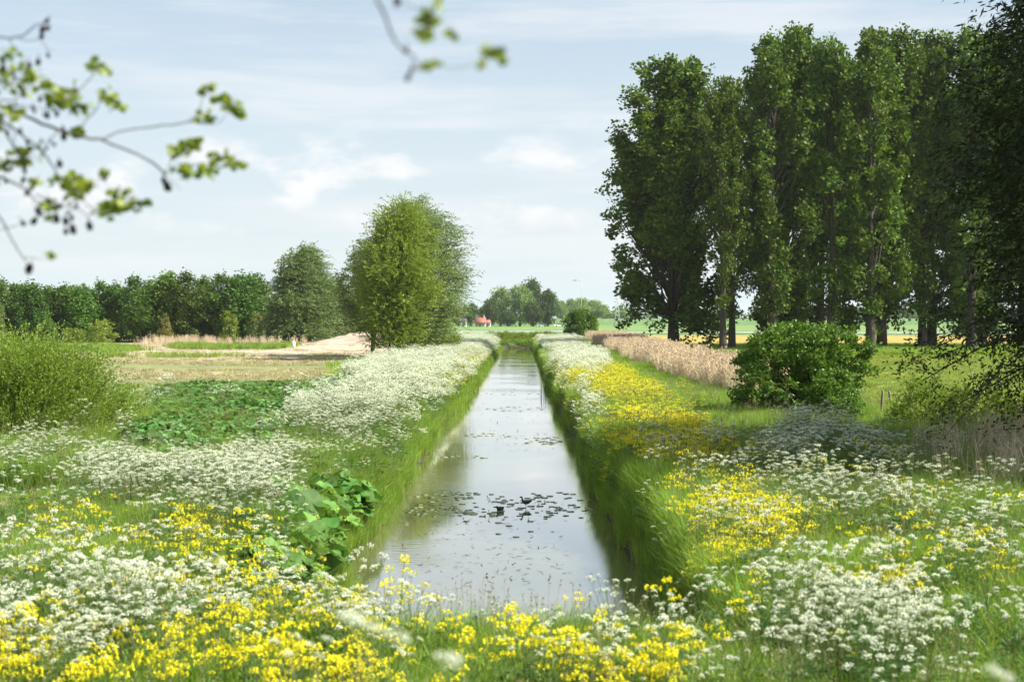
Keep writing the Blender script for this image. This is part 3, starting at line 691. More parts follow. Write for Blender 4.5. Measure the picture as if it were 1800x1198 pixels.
def vegetation():
    pars = scatter_species(PARSLEY, .85, [(12.6, 34, 14, 0), (34, 50, 12, 0), (50, 150, 6.0, 1), (150, 246, 4, 1)], 31)
    rape = scatter_species(RAPE, .7, [(12.6, 34, 30, 0), (34, 48, 14, 0), (48, 150, 8, 1), (150, 246, 4, 1)], 32)
    butt = scatter_species(BUTT, .5, [(20, 34, 13, 0), (34, 95, 16, 0)], 33)
    pn, pf = split_near(pars, 200); rn, rf = split_near(rape, 200); bn, bf = split_near(butt, 300)
    g = "cow parsley plants growing on the canal banks"
    plant_copies(pn, proto_parsley(), "cow parsley", g,
        [(lambda a, b: a < 420, "white umbelled cow parsley plant in the blurred foreground strip left of the canal end"),
         (lambda a, b: a < 1080, "white umbelled cow parsley plant in the grass right in front of the canal end"),
         (lambda a, b: True, "white umbelled cow parsley plant in the foreground meadow right of the canal end")], rp)
    g = "yellow flowering rapeseed plants in the foreground"
    plant_copies(rn, proto_rape(), "rapeseed", g,
        [(lambda a, b: a < 750, "yellow rapeseed plant in the dense blurred yellow drift at the lower left corner"),
         (lambda a, b: True, "yellow rapeseed plant in the dense yellow drift at the bottom edge right of centre")], rp)
    protos = [(bpy.data.objects.new("butterbur", me), []) for me in T_BUTT]
    protof = [(bpy.data.objects.new("butterbur", me), []) for me in T_BUTTFAR]
    lb = [(lambda a, b: b > 840, "butterbur with big rounded light green leaves leaning over the water edge on the left"),
          (lambda a, b: True, "butterbur with rounded leaves in the dense leafy green bed left of the white flower strip")]
    nearb = bn[:, 1] < 36
    plant_copies(bn[nearb], protos, "butterbur", "large leaved butterbur plants on the left bank", lb, rp)
    plant_copies(bn[~nearb], protof, "butterbur", "large leaved butterbur plants on the left bank", lb, rp)
    finish("cow_parsley_drifts", pf, T_PARS, T_PARSFAR, 1.14, "drifts of white cow parsley flowering along both canal banks", "cow parsley")
    finish("yellow_rapeseed_drifts", rf, T_RAPE, T_RAPEFAR, 1.15, "drifts of yellow rapeseed flowers along the canal banks", "rapeseed")
    finish("butterbur_bed", bf, T_BUTTFAR, T_BUTTFAR, 1.0, "bed of green butterbur leaves behind the white flower strip on the left bank", "ground cover")
    # grass
    rng = np.random.default_rng(61)
    G = []
    for y0, y1, dn, far in [(2.0, 11.5, 7, 0), (11.5, 45, 32, 0), (45, 75, 16, 0), (75, 140, 7, 1), (140, 246, 3.6, 1)]:
        x, y = candidates(y0, y1, dn, rng)
        h = height(x, y); dry, mead, track = mown_mask(x, y)
        keep = (h > .02) & ~dry & ~mead & ~track & ~((x < -10) & (y > 150))
        G.append(np.stack([x, y, h, np.full(len(x), far)], 1)[keep])
    G = np.concatenate(G)
    far = G[:, 3].astype(int)
    hn = .5 + 1.1 * fbm(G[:, 0], G[:, 1], 2.2, 63)
    hn = hn * np.where(G[:, 2] < .75, .8, 1.0) * np.where(G[:, 1] < 19, .85, 1)
    # taller beside the right bank rim
    s = np.stack([hn * .5 + .55, hn * .5 + .55, hn * rng.uniform(.85, 1.25, len(G))], 1)
    idx = np.where(far == 1, 5 + rng.integers(0, 4, len(G)), rng.integers(0, 5, len(G)))
    ob = gn_scatter("tall_grass", G[:, :3], rng.random(len(G)) * 6.28, s, T_GRASS + T_GRASSFAR, idx, tilt=rng.normal(0, .1, (len(G), 2)))
    tag(ob, "tall green grass growing on both canal banks", "grass", kind="stuff")
    # herbs
    x1, y1 = candidates(11.5, 60, 8, rng); x2, y2 = candidates(60, 150, 2.2, rng)
    x = np.concatenate([x1, x2]); y = np.concatenate([y1, y2]); h = height(x, y); dry, mead, track = mown_mask(x, y)
    k = (h > .25) & ~dry & ~mead & ~track & (fbm(x, y, 2.0, 66) > .44)
    ob = gn_scatter("broadleaf_weeds", np.stack([x, y, h], 1)[k], rng.random(k.sum()) * 6.28, rng.uniform(.6, 1.2, k.sum()), T_HERB, rng.integers(0, 4, k.sum()))
    tag(ob, "dark green leafy weeds mixed through the bank grass", "weeds", kind="stuff")
    # short turf
    sx, sy = candidates(150, 196, 3.0, rng); ks = (sx > 15) & (sy > 152) & (sy < 192) & (fbm(sx, sy, 5, 64) > .42)
    ob = gn_scatter("poplar_row_grass", np.stack([sx, sy, height(sx, sy)], 1)[ks], rng.random(ks.sum()) * 6.28, rng.uniform(1.0, 1.7, ks.sum()), T_GRASSFAR, rng.integers(0, 4, ks.sum()))
    tag(ob, "tall unmown grass strip between the poplar trunks", "grass", kind="stuff")
    x1, y1 = candidates(24, 60, 9, rng); x2, y2 = candidates(60, 130, 3.2, rng); x3, y3 = candidates(130, 200, 1.6, rng)
    x = np.concatenate([x1, x2, x3]); y = np.concatenate([y1, y2, y3]); h = height(x, y); dry, mead, track = mown_mask(x, y)
    k = mead | track
    kb = (x > 14) & (y > 50); bx_, by_ = where_seen(x, y, h + .2)
    kb &= rng.random(len(x)) < ell(bx_ + 50 * (fbm(x, y, 5, 68) - .5), by_, [(1565, 662, 50, 6, .8), (1600, 636, 110, 5, .4), (1730, 668, 60, 8, .5), (1560, 626, 40, 3, .6), (1700, 642, 60, 4, .3)])
    ob = gn_scatter("meadow_buttercups", np.stack([x, y, h], 1)[kb], rng.random(kb.sum()) * 6.28, rng.uniform(.35, .55, kb.sum()), T_RAPEFAR, rng.integers(0, 4, kb.sum()))
    tag(ob, "thin streaks of low yellow flowers in the open meadow", "flowers", kind="stuff")
    sc = np.where(y > 130, 1.7, np.where(y > 60, 1.3, .8)) * rng.uniform(.6, 1.3, len(x)) * (.55 + 1.0 * fbm(x, y, 4, 69))
    ob = gn_scatter("meadow_grass", np.stack([x, y, h], 1)[k], rng.random(k.sum()) * 6.28, sc[k], T_SHORT, rng.integers(0, 3, k.sum()))
    tag(ob, "short bright green grass of the open meadow before the poplars", "grass", kind="stuff")
    # dry field
    x1, y1 = candidates(72, 120, 2.4, rng); x2, y2 = candidates(120, 205, 1.0, rng)
    x = np.concatenate([x1, x2]); y = np.concatenate([y1, y2]); h = height(x, y); dry, mead, track = mown_mask(x, y)
    k = dry & (fbm(x * .35, y, 9, 45) < .62) & (h < 1.6)
    k &= rng.random(len(x)) < smooth(.75, .4, fbm(x * .3, y, 12, 47)) + .1
    ob = gn_scatter("dry_field_grass", np.stack([x, y, h], 1)[k], rng.random(k.sum()) * 6.28, rng.uniform(.8, 1.7, k.sum()), T_DRY, rng.integers(0, 3, k.sum()))
    tag(ob, "thin straw coloured grass on the dry field", "grass", kind="stuff")
    # green weed bands in the dry field
    x, y = candidates(84, 205, 2.0, rng); h = height(x, y)
    px, py = where_seen(x, y, h + .3)
    w = ell(px + 40 * (fbm(x, y, 4, 71) - .5), py, [(400, 606, 110, 5, 1), (300, 622, 150, 2, .3), (460, 604, 60, 5, .8), (120, 610, 130, 6, .8), (630, 640, 40, 7, .7), (600, 656, 60, 5, .4)])
    k = rng.random(len(x)) < w
    ob = gn_scatter("field_weeds", np.stack([x, y, h], 1)[k], rng.random(k.sum()) * 6.28, rng.uniform(.8, 1.6, k.sum()), T_GRASSFAR + T_HERB, rng.integers(0, 8, k.sum()))
    tag(ob, "green weed bands crossing the dry field", "weeds", kind="stuff")
    # reeds
    def reed_patch(name, x, y, k, sc, tv, label):
        h = height(x, y)
        ob = gn_scatter(name, np.stack([x, y, h], 1)[k], rng.random(k.sum()) * 6.28, sc[k], tv, rng.integers(0, len(tv), k.sum()), tilt=rng.normal(0, .05, (k.sum(), 2)))
        tag(ob, label, "reeds", kind="stuff")
    x, y = candidates(60, 232, 5, rng); n = fbm(x, y, 8, 81)
    w0 = 9.4 + .6 * (n - .5) * 4 + 1.0 * smooth(140, 230, y); w1 = w0 + 3.6 + 2.5 * smooth(90, 200, y)
    k = (x > w0) & (x < w1) & (y > 66 + (x - 9) * .8)
    reed_patch("reed_bed", x, y, k, rng.uniform(.6, .95, len(x)) * np.where(y > 120, .95, 1.0), T_REED, "band of tall pale dry reeds along the ditch right of the canal")
    x, y = candidates(26, 47, 3.6, rng); px, py = where_seen(x, y, 1.2 + .6)
    k = (ell(px + 60 * (fbm(x, y, 2, 83) - .5), py, [(1760, 800, 130, 45, 1), (1850, 790, 120, 60, 1), (1640, 780, 60, 16, .6)]) > rng.random(len(x))) | ((np.hypot((x - 13.4) / 1.2, (y - 53.5) / 1.0) < 1.0))
    reed_patch("dry_reed_stand", x, y, k, rng.uniform(.7, 1.1, len(x)), T_REEDNEAR, "stand of dry broken reeds at the right edge below the dark tree")
    x, y = candidates(186, 222, 1.3, rng); px, py = where_seen(x, y, 1.9)
    k = (fbm(x, y, 4, 85) > .47) & (ell(px + 60 * (fbm(x, y, 6, 84) - .5), py + 10 * (fbm(x, y, 9, 86) - .5), [(350, 602, 130, 9, 1), (200, 606, 60, 5, .8), (470, 600, 60, 5, .8), (60, 606, 60, 6, .4)]) > rng.random(len(x)))
    reed_patch("field_reeds", x, y, k, rng.uniform(.35, .7, len(x)), T_REED, "low pale reeds before the dark tree line across the dry field")
vegetation()

# ------------------------------------------------------------------ trees
def crown_clumps(rng, n, z0, z1, R, shape, lump=.35, surf=.55):
    """clump centres within an envelope; shape(t) gives relative radius"""
    t = rng.random(n * 3); rr = np.array([shape(k) for k in t]); keep = rng.random(n * 3) < rr / rr.max() + .08
    t = t[keep][:n]; rr = rr[keep][:n]; a = rng.random(len(t)) * 6.283
    lumpv = 1 + lump * (2 * vnoise(a * 1.6 + 30, t * 5, 1.0, int(rng.integers(1000))) - 1)
    r = R * rr * lumpv * (surf + (1 - surf) * np.sqrt(rng.random(len(t)))) * np.where(rng.random(len(t)) < .25, rng.random(len(t)), 1)
    return np.stack([r * np.cos(a), r * np.sin(a), z0 + t * (z1 - z0)], 1)
def bough_clumps(rng, n, z0, z1, R, shape, nb=26, low=.22):
    """clumps gathered on rising boughs: ragged plumes with sky between them"""
    C = []
    tb = rng.random(nb) ** .9
    for i in range(nb):
        t = tb[i]; a = i * 2.4 + rng.normal(0, .5); r = R * shape(t) * rng.uniform(.25, .85)
        c = np.array([r * math.cos(a), r * math.sin(a), z0 + (z1 - z0) * (.06 + .88 * t)])
        m = max(4, int(n / nb * rng.uniform(.6, 1.4) * (low + (1.42 - low) * t))); L = rng.uniform(2.4, 5.2); W = rng.uniform(.7, 1.4)
        o = rng.normal(0, .5, (m, 3)) * [W, W, L * .8]
        o[:, 0] += o[:, 2] * .18 * math.cos(a); o[:, 1] += o[:, 2] * .18 * math.sin(a)
        C.append(c + o)
    C = np.concatenate(C); return C[C[:, 2] < z1 * 1.01]
def limb(mb, a, b, r0, r1, rng, k=4, wob=.06, sag=0.0, sides=5, mat=0):
    a = np.asarray(a, float); b = np.asarray(b, float); L = np.linalg.norm(b - a)
    t = np.linspace(0, 1, k)[:, None]; p = a + (b - a) * t
    p[1:-1] += rng.normal(0, wob * L / 3, (k - 2, 3)); p[:, 2] += (sag * L * np.sin(t * math.pi))[:, 0]
    mb.tube(p, np.linspace(r0, r1, k), sides, mat=mat, cap=False); return p

def tree_meshes(seed, H, tr, z0, R, shape, nclump, lpc, leaf, cr, lf_ratio=.75, droop=0.0, trunks=((0, 0),), lean=(0, 0), lump=.35, surf=.55,
                vert=1.0, limbs=.3, ascend=.6, trunk_top=.9, boughs=0, low=.22, strands=False, wind=(0, 0), crown_mat=0):
    rng = np.random.default_rng(seed); tm, cm = MB(), MB()
    C = bough_clumps(rng, nclump, z0, H, R, shape, boughs, low) if boughs else crown_clumps(rng, nclump, z0, H, R, shape, lump, surf)
    tl = []
    for bx, by in trunks:
        k = 7; t = np.linspace(0, 1, k); top = np.array([bx * .6 + lean[0], by * .6 + lean[1], H * trunk_top])
        p = np.array([bx, by, -.3]) + (top - [bx, by, -.3]) * t[:, None]; p[1:, :2] += rng.normal(0, .012 * H, (k - 1, 2)) * t[1:, None]
        rad = tr * (1 - .88 * t) + tr * .35 * np.exp(-t * 25); tm.tube(p, rad, 9, cap=False); tl.append((p, rad))
    C[:, :2] += (C[:, 2:3] / H) ** 1.2 * np.array(lean)
    sel = rng.random(len(C)) < limbs
    for c in C[sel]:
        p, rad = tl[rng.integers(len(tl))]; hz = np.hypot(c[0] - p[0, 0], c[1] - p[0, 1])
        za = np.clip(c[2] - hz * ascend - .05 * H, .12 * H, H * trunk_top * .97)
        f = np.interp(za, p[:, 2], np.arange(len(p))); i = min(int(f), len(p) - 2); a = p[i] + (p[i + 1] - p[i]) * (f - i); r0 = np.interp(za, p[:, 2], rad)
        limb(tm, a, c, min(r0 * .55, .02 * hz + .03), .015, rng, 4, sag=-.05)
    n = len(C)
    if not strands:
        m = np.maximum(3, (lpc * rng.uniform(.5, 1.5, n)).astype(int)); idx = np.repeat(np.arange(n), m); N = len(idx)
        off = rng.normal(0, 1, (N, 3)); off /= (np.linalg.norm(off, axis=1)[:, None] + 1e-6); off *= (rng.random(N) ** .45)[:, None]
        sc = (cr * rng.uniform(.6, 1.35, n))[idx][:, None]; P = C[idx] + off * sc * np.array([1, 1, vert])
        u = off * .6 + rdir(N, rng) + np.array([0, 0, -droop]); w = rdir(N, rng) + np.array([0, 0, 0.0]) - off * .2
        rn = np.clip(rng.random(N) * .75 + (rng.random(n) * .35)[idx], 0, 1)
        Ls = leaf * rng.uniform(.7, 1.3, N); cm.leaves(P, u, w, Ls, Ls * lf_ratio, mat=0, rnd=rn, fold=.12)
    else:
        # each clump is a few drooping shoots with narrow leaves
        for c in range(n):
            pass
        S = max(1, int(lpc // 14)); ns = n * S; ci = np.repeat(np.arange(n), S)
        base = C[ci] + rng.normal(0, cr * .35, (ns, 3)) * [1, 1, vert]
        outd = base * [1, 1, 0]; outd /= (np.linalg.norm(outd, axis=1)[:, None] + .3)
        d0 = outd * .7 + rdir(ns, rng) * .75 + [0, 0, .75]; d0 /= np.linalg.norm(d0, axis=1)[:, None]
        Ln = cr * rng.uniform(.7, 1.7, ns); k = 14; t = np.linspace(.05, 1, k)
        P = base[:, None, :] + d0[:, None, :] * (Ln[:, None] * t)[:, :, None]
        P[:, :, 2] -= droop * Ln[:, None] * t ** 2; P[:, :, 0] += wind[0] * Ln[:, None] * t ** 2; P[:, :, 1] += wind[1] * Ln[:, None] * t ** 2
        T = np.gradient(P, axis=1); T = T.reshape(-1, 3); T /= np.linalg.norm(T, axis=1)[:, None] + 1e-9
        P = P.reshape(-1, 3); N = len(P); u = T * 1.1 + rdir(N, rng) * .75 + [0, 0, -.15]
        rn = np.clip(rng.random(N) * .7 + np.repeat(rng.random(ns) * .4, k), 0, 1); Ls = leaf * rng.uniform(.7, 1.3, N)
        cm.leaves(P + rng.normal(0, leaf * .15, (N, 3)), u, rdir(N, rng), Ls, Ls * lf_ratio, mat=0, rnd=rn)
    return tm, cm

def make_tree(name, label, cat, group, loc, mats, rotz=0.0, scale=1.0, **kw):
    root = bpy.data.objects.new(name, None); col.objects.link(root); root.empty_display_size = .3
    tm, cm = tree_meshes(**kw)
    tm.build("trunk", mats[0], root, True); cm.build("crown", mats[1], root)
    root.location = loc; root.rotation_euler = (0, 0, rotz); root.scale = (scale,) * 3 if np.ndim(scale) == 0 else scale
    tag(root, label, cat, group); return root
def copy_tree(src, loc, rotz, scale, label, mats=None, name=None):
    o = src.copy(); col.objects.link(o); o.location = loc; o.rotation_euler = (0, 0, rotz); o.scale = (scale,) * 3 if np.ndim(scale) == 0 else scale
    o["label"] = label
    if name: o.name = name
    for ch in src.children:
        c = ch.copy(); col.objects.link(c); c.parent = o
        if mats and ch.name.startswith("crown"):
            c.material_slots[0].link = 'OBJECT'; c.material_slots[0].material = mats
    return o
ORD = ["first", "second", "third", "fourth", "fifth", "sixth", "seventh", "eighth", "ninth", "tenth", "eleventh", "twelfth", "thirteenth",
       "fourteenth", "fifteenth", "sixteenth", "seventeenth", "eighteenth", "nineteenth", "twentieth"]

def sh_poplar(t): return max(.12, math.sin(math.pi * min(1, (t * .78 + .14)) ** .8)) * (1 if t < .9 else (1.02 - t) * 8.3)
def sh_round(t): return math.sqrt(max(0.02, 1 - (2 * t - 1) ** 2))
def sh_dome(t): return math.sqrt(max(0.03, 1 - t ** 2.2)) * (.8 + .2 * t)
def sh_cone(t): return max(.05, 1 - t)
def sh_pop2(t): return (.55 + .55 * math.sin(math.pi * t ** .8)) * (1 if t < .88 else max(.1, (1.0 - t) / .12))

def poplars():
    g = "tall poplars in a double row across the meadow"
    kw = dict(H=35, tr=.5, z0=3.0, R=4.3, shape=lambda t: .66 + .45 * math.sin(math.pi * t ** .75) if t < .9 else .5, nclump=420, lpc=42, leaf=.41, cr=.80, vert=1.0, limbs=.2, ascend=1.5, trunk_top=.95, boughs=40)
    spec = []  # px, depth, top py, width factor, label
    spec = [(1184, 172, 112, 1.28, "leftmost tall poplar of the row, its leaves hanging nearly to the ground"),
            (1270, 158, 150, .85, "left trunk of the first close pair of poplars, right of the leftmost poplar"),
            (1286, 166, 135, .85, "right trunk of the first close pair of poplars, right of the leftmost poplar"),
            (1357, 160, 62, 1.0, "left poplar of the pair standing just left behind the round dark bush"),
            (1377, 172, 58, 1.0, "right poplar of the pair standing just left behind the round dark bush"),
            (1442, 170, 90, .95, "left poplar of the pair whose trunks are hidden by the round dark bush"),
            (1459, 162, 72, .95, "right poplar of the pair whose trunks are hidden by the round dark bush"),
            (1530, 161, 62, 1.0, "left poplar of the bare trunked pair right of the round bush"),
            (1549, 172, 55, 1.0, "right poplar of the bare trunked pair right of the round bush"),
            (1620, 172, 85, .9, "left poplar of the pair between the yellow field strips, second pair right of the bush"),
            (1636, 180, 62, 1.0, "right poplar of the pair between the yellow field strips, second pair right of the bush"),
            (1706, 168, 50, 1.0, "left poplar of the pair half hidden by the dark willow at the right edge"),
            (1724, 178, 60, 1.0, "right poplar of the pair half hidden by the dark willow at the right edge"),
            (1795, 172, 60, 1.0, "last poplar of the row, behind the dark willow at the right edge")]
    base = []
    for i in range(4):
        px, d, ty, wf, lab = spec[i]
        base.append(make_tree("poplar_tree", lab, "poplar", g, (0, 0, 0), (M_BARK, M_POPLAR), seed=100 + i, **(kw if i else dict(kw, boughs=90, nclump=1600, z0=.3, R=6.8, low=.75))))
    for i, (px, d, ty, wf, lab) in enumerate(spec):
        x = X(px, d); z = gz(x, d) - .1; H = (VY - ty) * d / FPX + EYE - z; s = H / 35.5
        o = base[i] if i < 4 else copy_tree(base[i % 4], (0, 0, 0), 0, 1, lab)
        o.location = (x, d, z); o.rotation_euler = (0, 0, i * 1.9); o.scale = (s * wf, s * wf, s)
poplars()

def willows():
    d = 128; x = X(693, d); z = gz(x, d)
    make_tree("willow_tree", "large upright yellow green willow beside the left bank, front tree of the pair", "willow", None, (x, d, z - .1), (M_BARK, M_YWILLOW),
              seed=201, H=13.8, tr=.32, z0=.9, R=2.75, shape=lambda t: (.38 + .68 * math.sin(math.pi * (.05 + .9 * t) ** 1.2)) * (1 if t < .86 else max(.2, (1.04 - t) / .18)), nclump=820, lpc=98, leaf=.24, cr=1.05,
              lf_ratio=.32, droop=.2, trunks=((-.3, 0), (.4, .2), (0, .6)), limbs=.12, ascend=2.0, strands=True, lump=.55, surf=.4, lean=(.6, 0))
    d = 136; x = X(730, d); z = gz(x, d)
    make_tree("willow_tree", "grey green windswept willow standing behind the yellow green willow", "willow", None, (x, d, z - .1), (M_BARK, M_WILLOW),
              seed=202, H=14.9, tr=.36, z0=1.5, R=3.3, shape=lambda t: (.45 + .65 * math.sin(math.pi * t ** .9)) * (1 if t < .8 else max(.1, (1.03 - t) / .23)), nclump=760, lpc=98, leaf=.26, cr=1.0,
              lf_ratio=.3, droop=.45, wind=(.5, 0), trunks=((0, 0), (.8, .3)), limbs=.14, ascend=1.6, strands=True, lump=.5, surf=.35, lean=(.2, 0))
    d = 142; x = X(655, d); z = gz(x, d)
    make_tree("willow_tree", "small dark willow behind the left flank of the yellow green willow", "willow", None, (x, d, z - .1), (M_BARK, M_WILLOW),
              seed=203, H=11.3, tr=.22, z0=2.6, R=2.4, shape=sh_pop2, nclump=260, lpc=84, leaf=.26, cr=.9,
              lf_ratio=.35, droop=.3, trunks=((0, 0),), limbs=.2, ascend=1.2, strands=True, lump=.5, surf=.35)
    d = 205; x = X(512, d); z = gz(x, d)
    make_tree("willow_tree", "mid sized grey green willow at the right end of the dark tree line", "willow", None, (x, d, z - .1), (M_BARK, M_WILLOW),
              seed=204, H=13.4, tr=.36, z0=1.0, R=4.6, shape=lambda t: (1.0 - .55 * t) * (1 if t < .85 else max(.15, (1.05 - t) / .2)), nclump=620, lpc=98, leaf=.36, cr=1.2,
              lf_ratio=.34, droop=.35, wind=(.45, 0), trunks=((0, 0), (.7, 0)), limbs=.12, strands=True, lump=.45, surf=.35, lean=(1.6, 0))
    d = 212; x = X(575, d); z = gz(x, d)
    make_tree("willow_tree", "low broad willow thicket tree left of the sand heap", "willow", None, (x, d, z - .1), (M_BARK, M_WILLOW),
              seed=205, H=8.8, tr=.2, z0=.4, R=4.2, shape=sh_dome, nclump=380, lpc=98, leaf=.36, cr=1.1, lf_ratio=.34, droop=.3, wind=(.3, 0), strands=True, limbs=.12, lump=.4, surf=.4)
    d = 216; x = X(622, d); z = gz(x, d)
    make_tree("willow_tree", "low green willow just behind the sand heap", "willow", None, (x, d, z - .1), (M_BARK, M_DARKTREE),
              seed=206, H=5.6, tr=.16, z0=.3, R=3.6, shape=sh_dome, nclump=200, lpc=50, leaf=.3, cr=.9, limbs=.12, lump=.4, surf=.4)
    d = 148; x = X(778, d); z = gz(x, d)
    make_tree("willow_shrub", "rounded dark shrub at the right foot of the two willows", "shrub", None, (x, d, z - .1), (M_BARK, M_SHRUB),
              seed=207, H=3.5, tr=.08, z0=.1, R=2.1, shape=sh_dome, nclump=160, lpc=50, leaf=.16, cr=.5, limbs=.15, lump=.35, surf=.5)
willows()

def tree_line():
    g = "trees of the dark green belt across the dry field"
    tops = [487, 497, 492, 503, 498, 500, 492, 495, 483, 487, 478, 476, 486, 479, 477, 482]
    kws = [dict(H=10, tr=.2, z0=.6, R=2.5, shape=sh_dome, nclump=230, lpc=34, leaf=.30, cr=.75, limbs=.1, lump=.45, surf=.4),
           dict(H=10, tr=.2, z0=.4, R=2.3, shape=lambda t: (.9 + .2 * math.sin(6 * t)) * (1 if t < .75 else max(.1, (1.02 - t) / .27)), nclump=230, lpc=34, leaf=.28, cr=.7, limbs=.1, lump=.5, surf=.4),
           dict(H=10, tr=.22, z0=1.0, R=2.4, shape=sh_pop2, nclump=210, lpc=36, leaf=.32, cr=.75, limbs=.1, lump=.5, surf=.4)]
    base = []; rng = np.random.default_rng(8)
    M2 = leafmat("fresh_tree_leaf", (0.06, 0.125, 0.016), (0.11, 0.185, 0.028), 0.3, 0.45, 0.4, 0.15)
    for i, ty in enumerate(tops):
        px = -8 + i * 30.5; d = 221 + 2.5 * math.sin(i * 2.2); x = X(px, d); z = gz(x, d) - .1
        H = (VY - ty) * d / FPX + EYE - z; s = H / 10.3
        lab = "%s tree from the left in the dark green tree line beyond the dry field" % ORD[i]
        mt = (M_BARK, M_DARKTREE if (i * 5) % 3 else M2)
        if i < 3: o = make_tree("broadleaf_tree", lab, "tree", g, (0, 0, 0), mt, seed=300 + i, **kws[i]); base.append(o)
        else: o = copy_tree(base[(i * 7 + i // 4) % 3], (0, 0, 0), 0, 1, lab, mats=mt[1])
        o.location = (x, d, z); o.rotation_euler = (0, 0, i * 2.3); o.scale = (s * (1.2 + .18 * math.sin(i * 1.9)), s * 1.2, s)
    # second row behind closes the belt
    for i in range(12):
        px = 4 + i * 40; d = 229 + 2 * math.sin(i * 1.7); x = X(px, d); z = gz(x, d) - .1; s = .86 + .1 * math.sin(i * 3.1)
        o = copy_tree(base[i % 3], (x, d, z), i * 1.3, (s * 1.5, s * 1.3, s), "%s tree from the left in the hidden back row of the dark green belt" % ORD[i])
        o["group"] = "back row trees of the dark green belt"
    for px, py0, py1, w, lab, mt in [(85, 562, 603, 46, "low dark shrub at the foot of the tree line, nearest the left edge", M_DARKTREE),
                                     (177, 562, 603, 50, "low grey green shrub at the foot of the tree line beside the pale field reeds", M_SHRUB),
                                     (403, 545, 596, 36, "small bright yellow green tree before the right half of the dark tree line", M_YWILLOW),
                                     (455, 552, 598, 40, "brownish green bush tucked under the grey green willow", M_CONIFER),
                                     (130, 578, 604, 60, "flat green bramble patch before the dark tree line", M_SHRUB),
                                     (-5, 530, 606, 26, "pale olive shrub cut off by the left edge of the photo", M_WILLOW)]:
        d = 214; x = X(px, d); z = gz(x, d) - .1; H = (VY - py0) * d / FPX + EYE - z; R = w / 2 * d / FPX
        make_tree("broadleaf_shrub", lab, "shrub", None, (x, d, z), (M_BARK, mt), seed=340 + px % 97, H=H, tr=.08, z0=.1, R=R, shape=sh_dome, nclump=70, lpc=40, leaf=.22, cr=.45, limbs=.2, lump=.4, surf=.5)
    d = 208; x = X(290, d); z = gz(x, d) - .1
    make_tree("conifer_tree", "small yellowish pointed conifer standing before the dark tree line", "conifer", None, (x, d, z), (M_BARK, M_CONIFER), seed=361, H=4.4, tr=.1, z0=.2, R=1.5, shape=sh_cone, nclump=110, lpc=34, leaf=.17, cr=.3, limbs=.2, lump=.3, surf=.5)
tree_line()

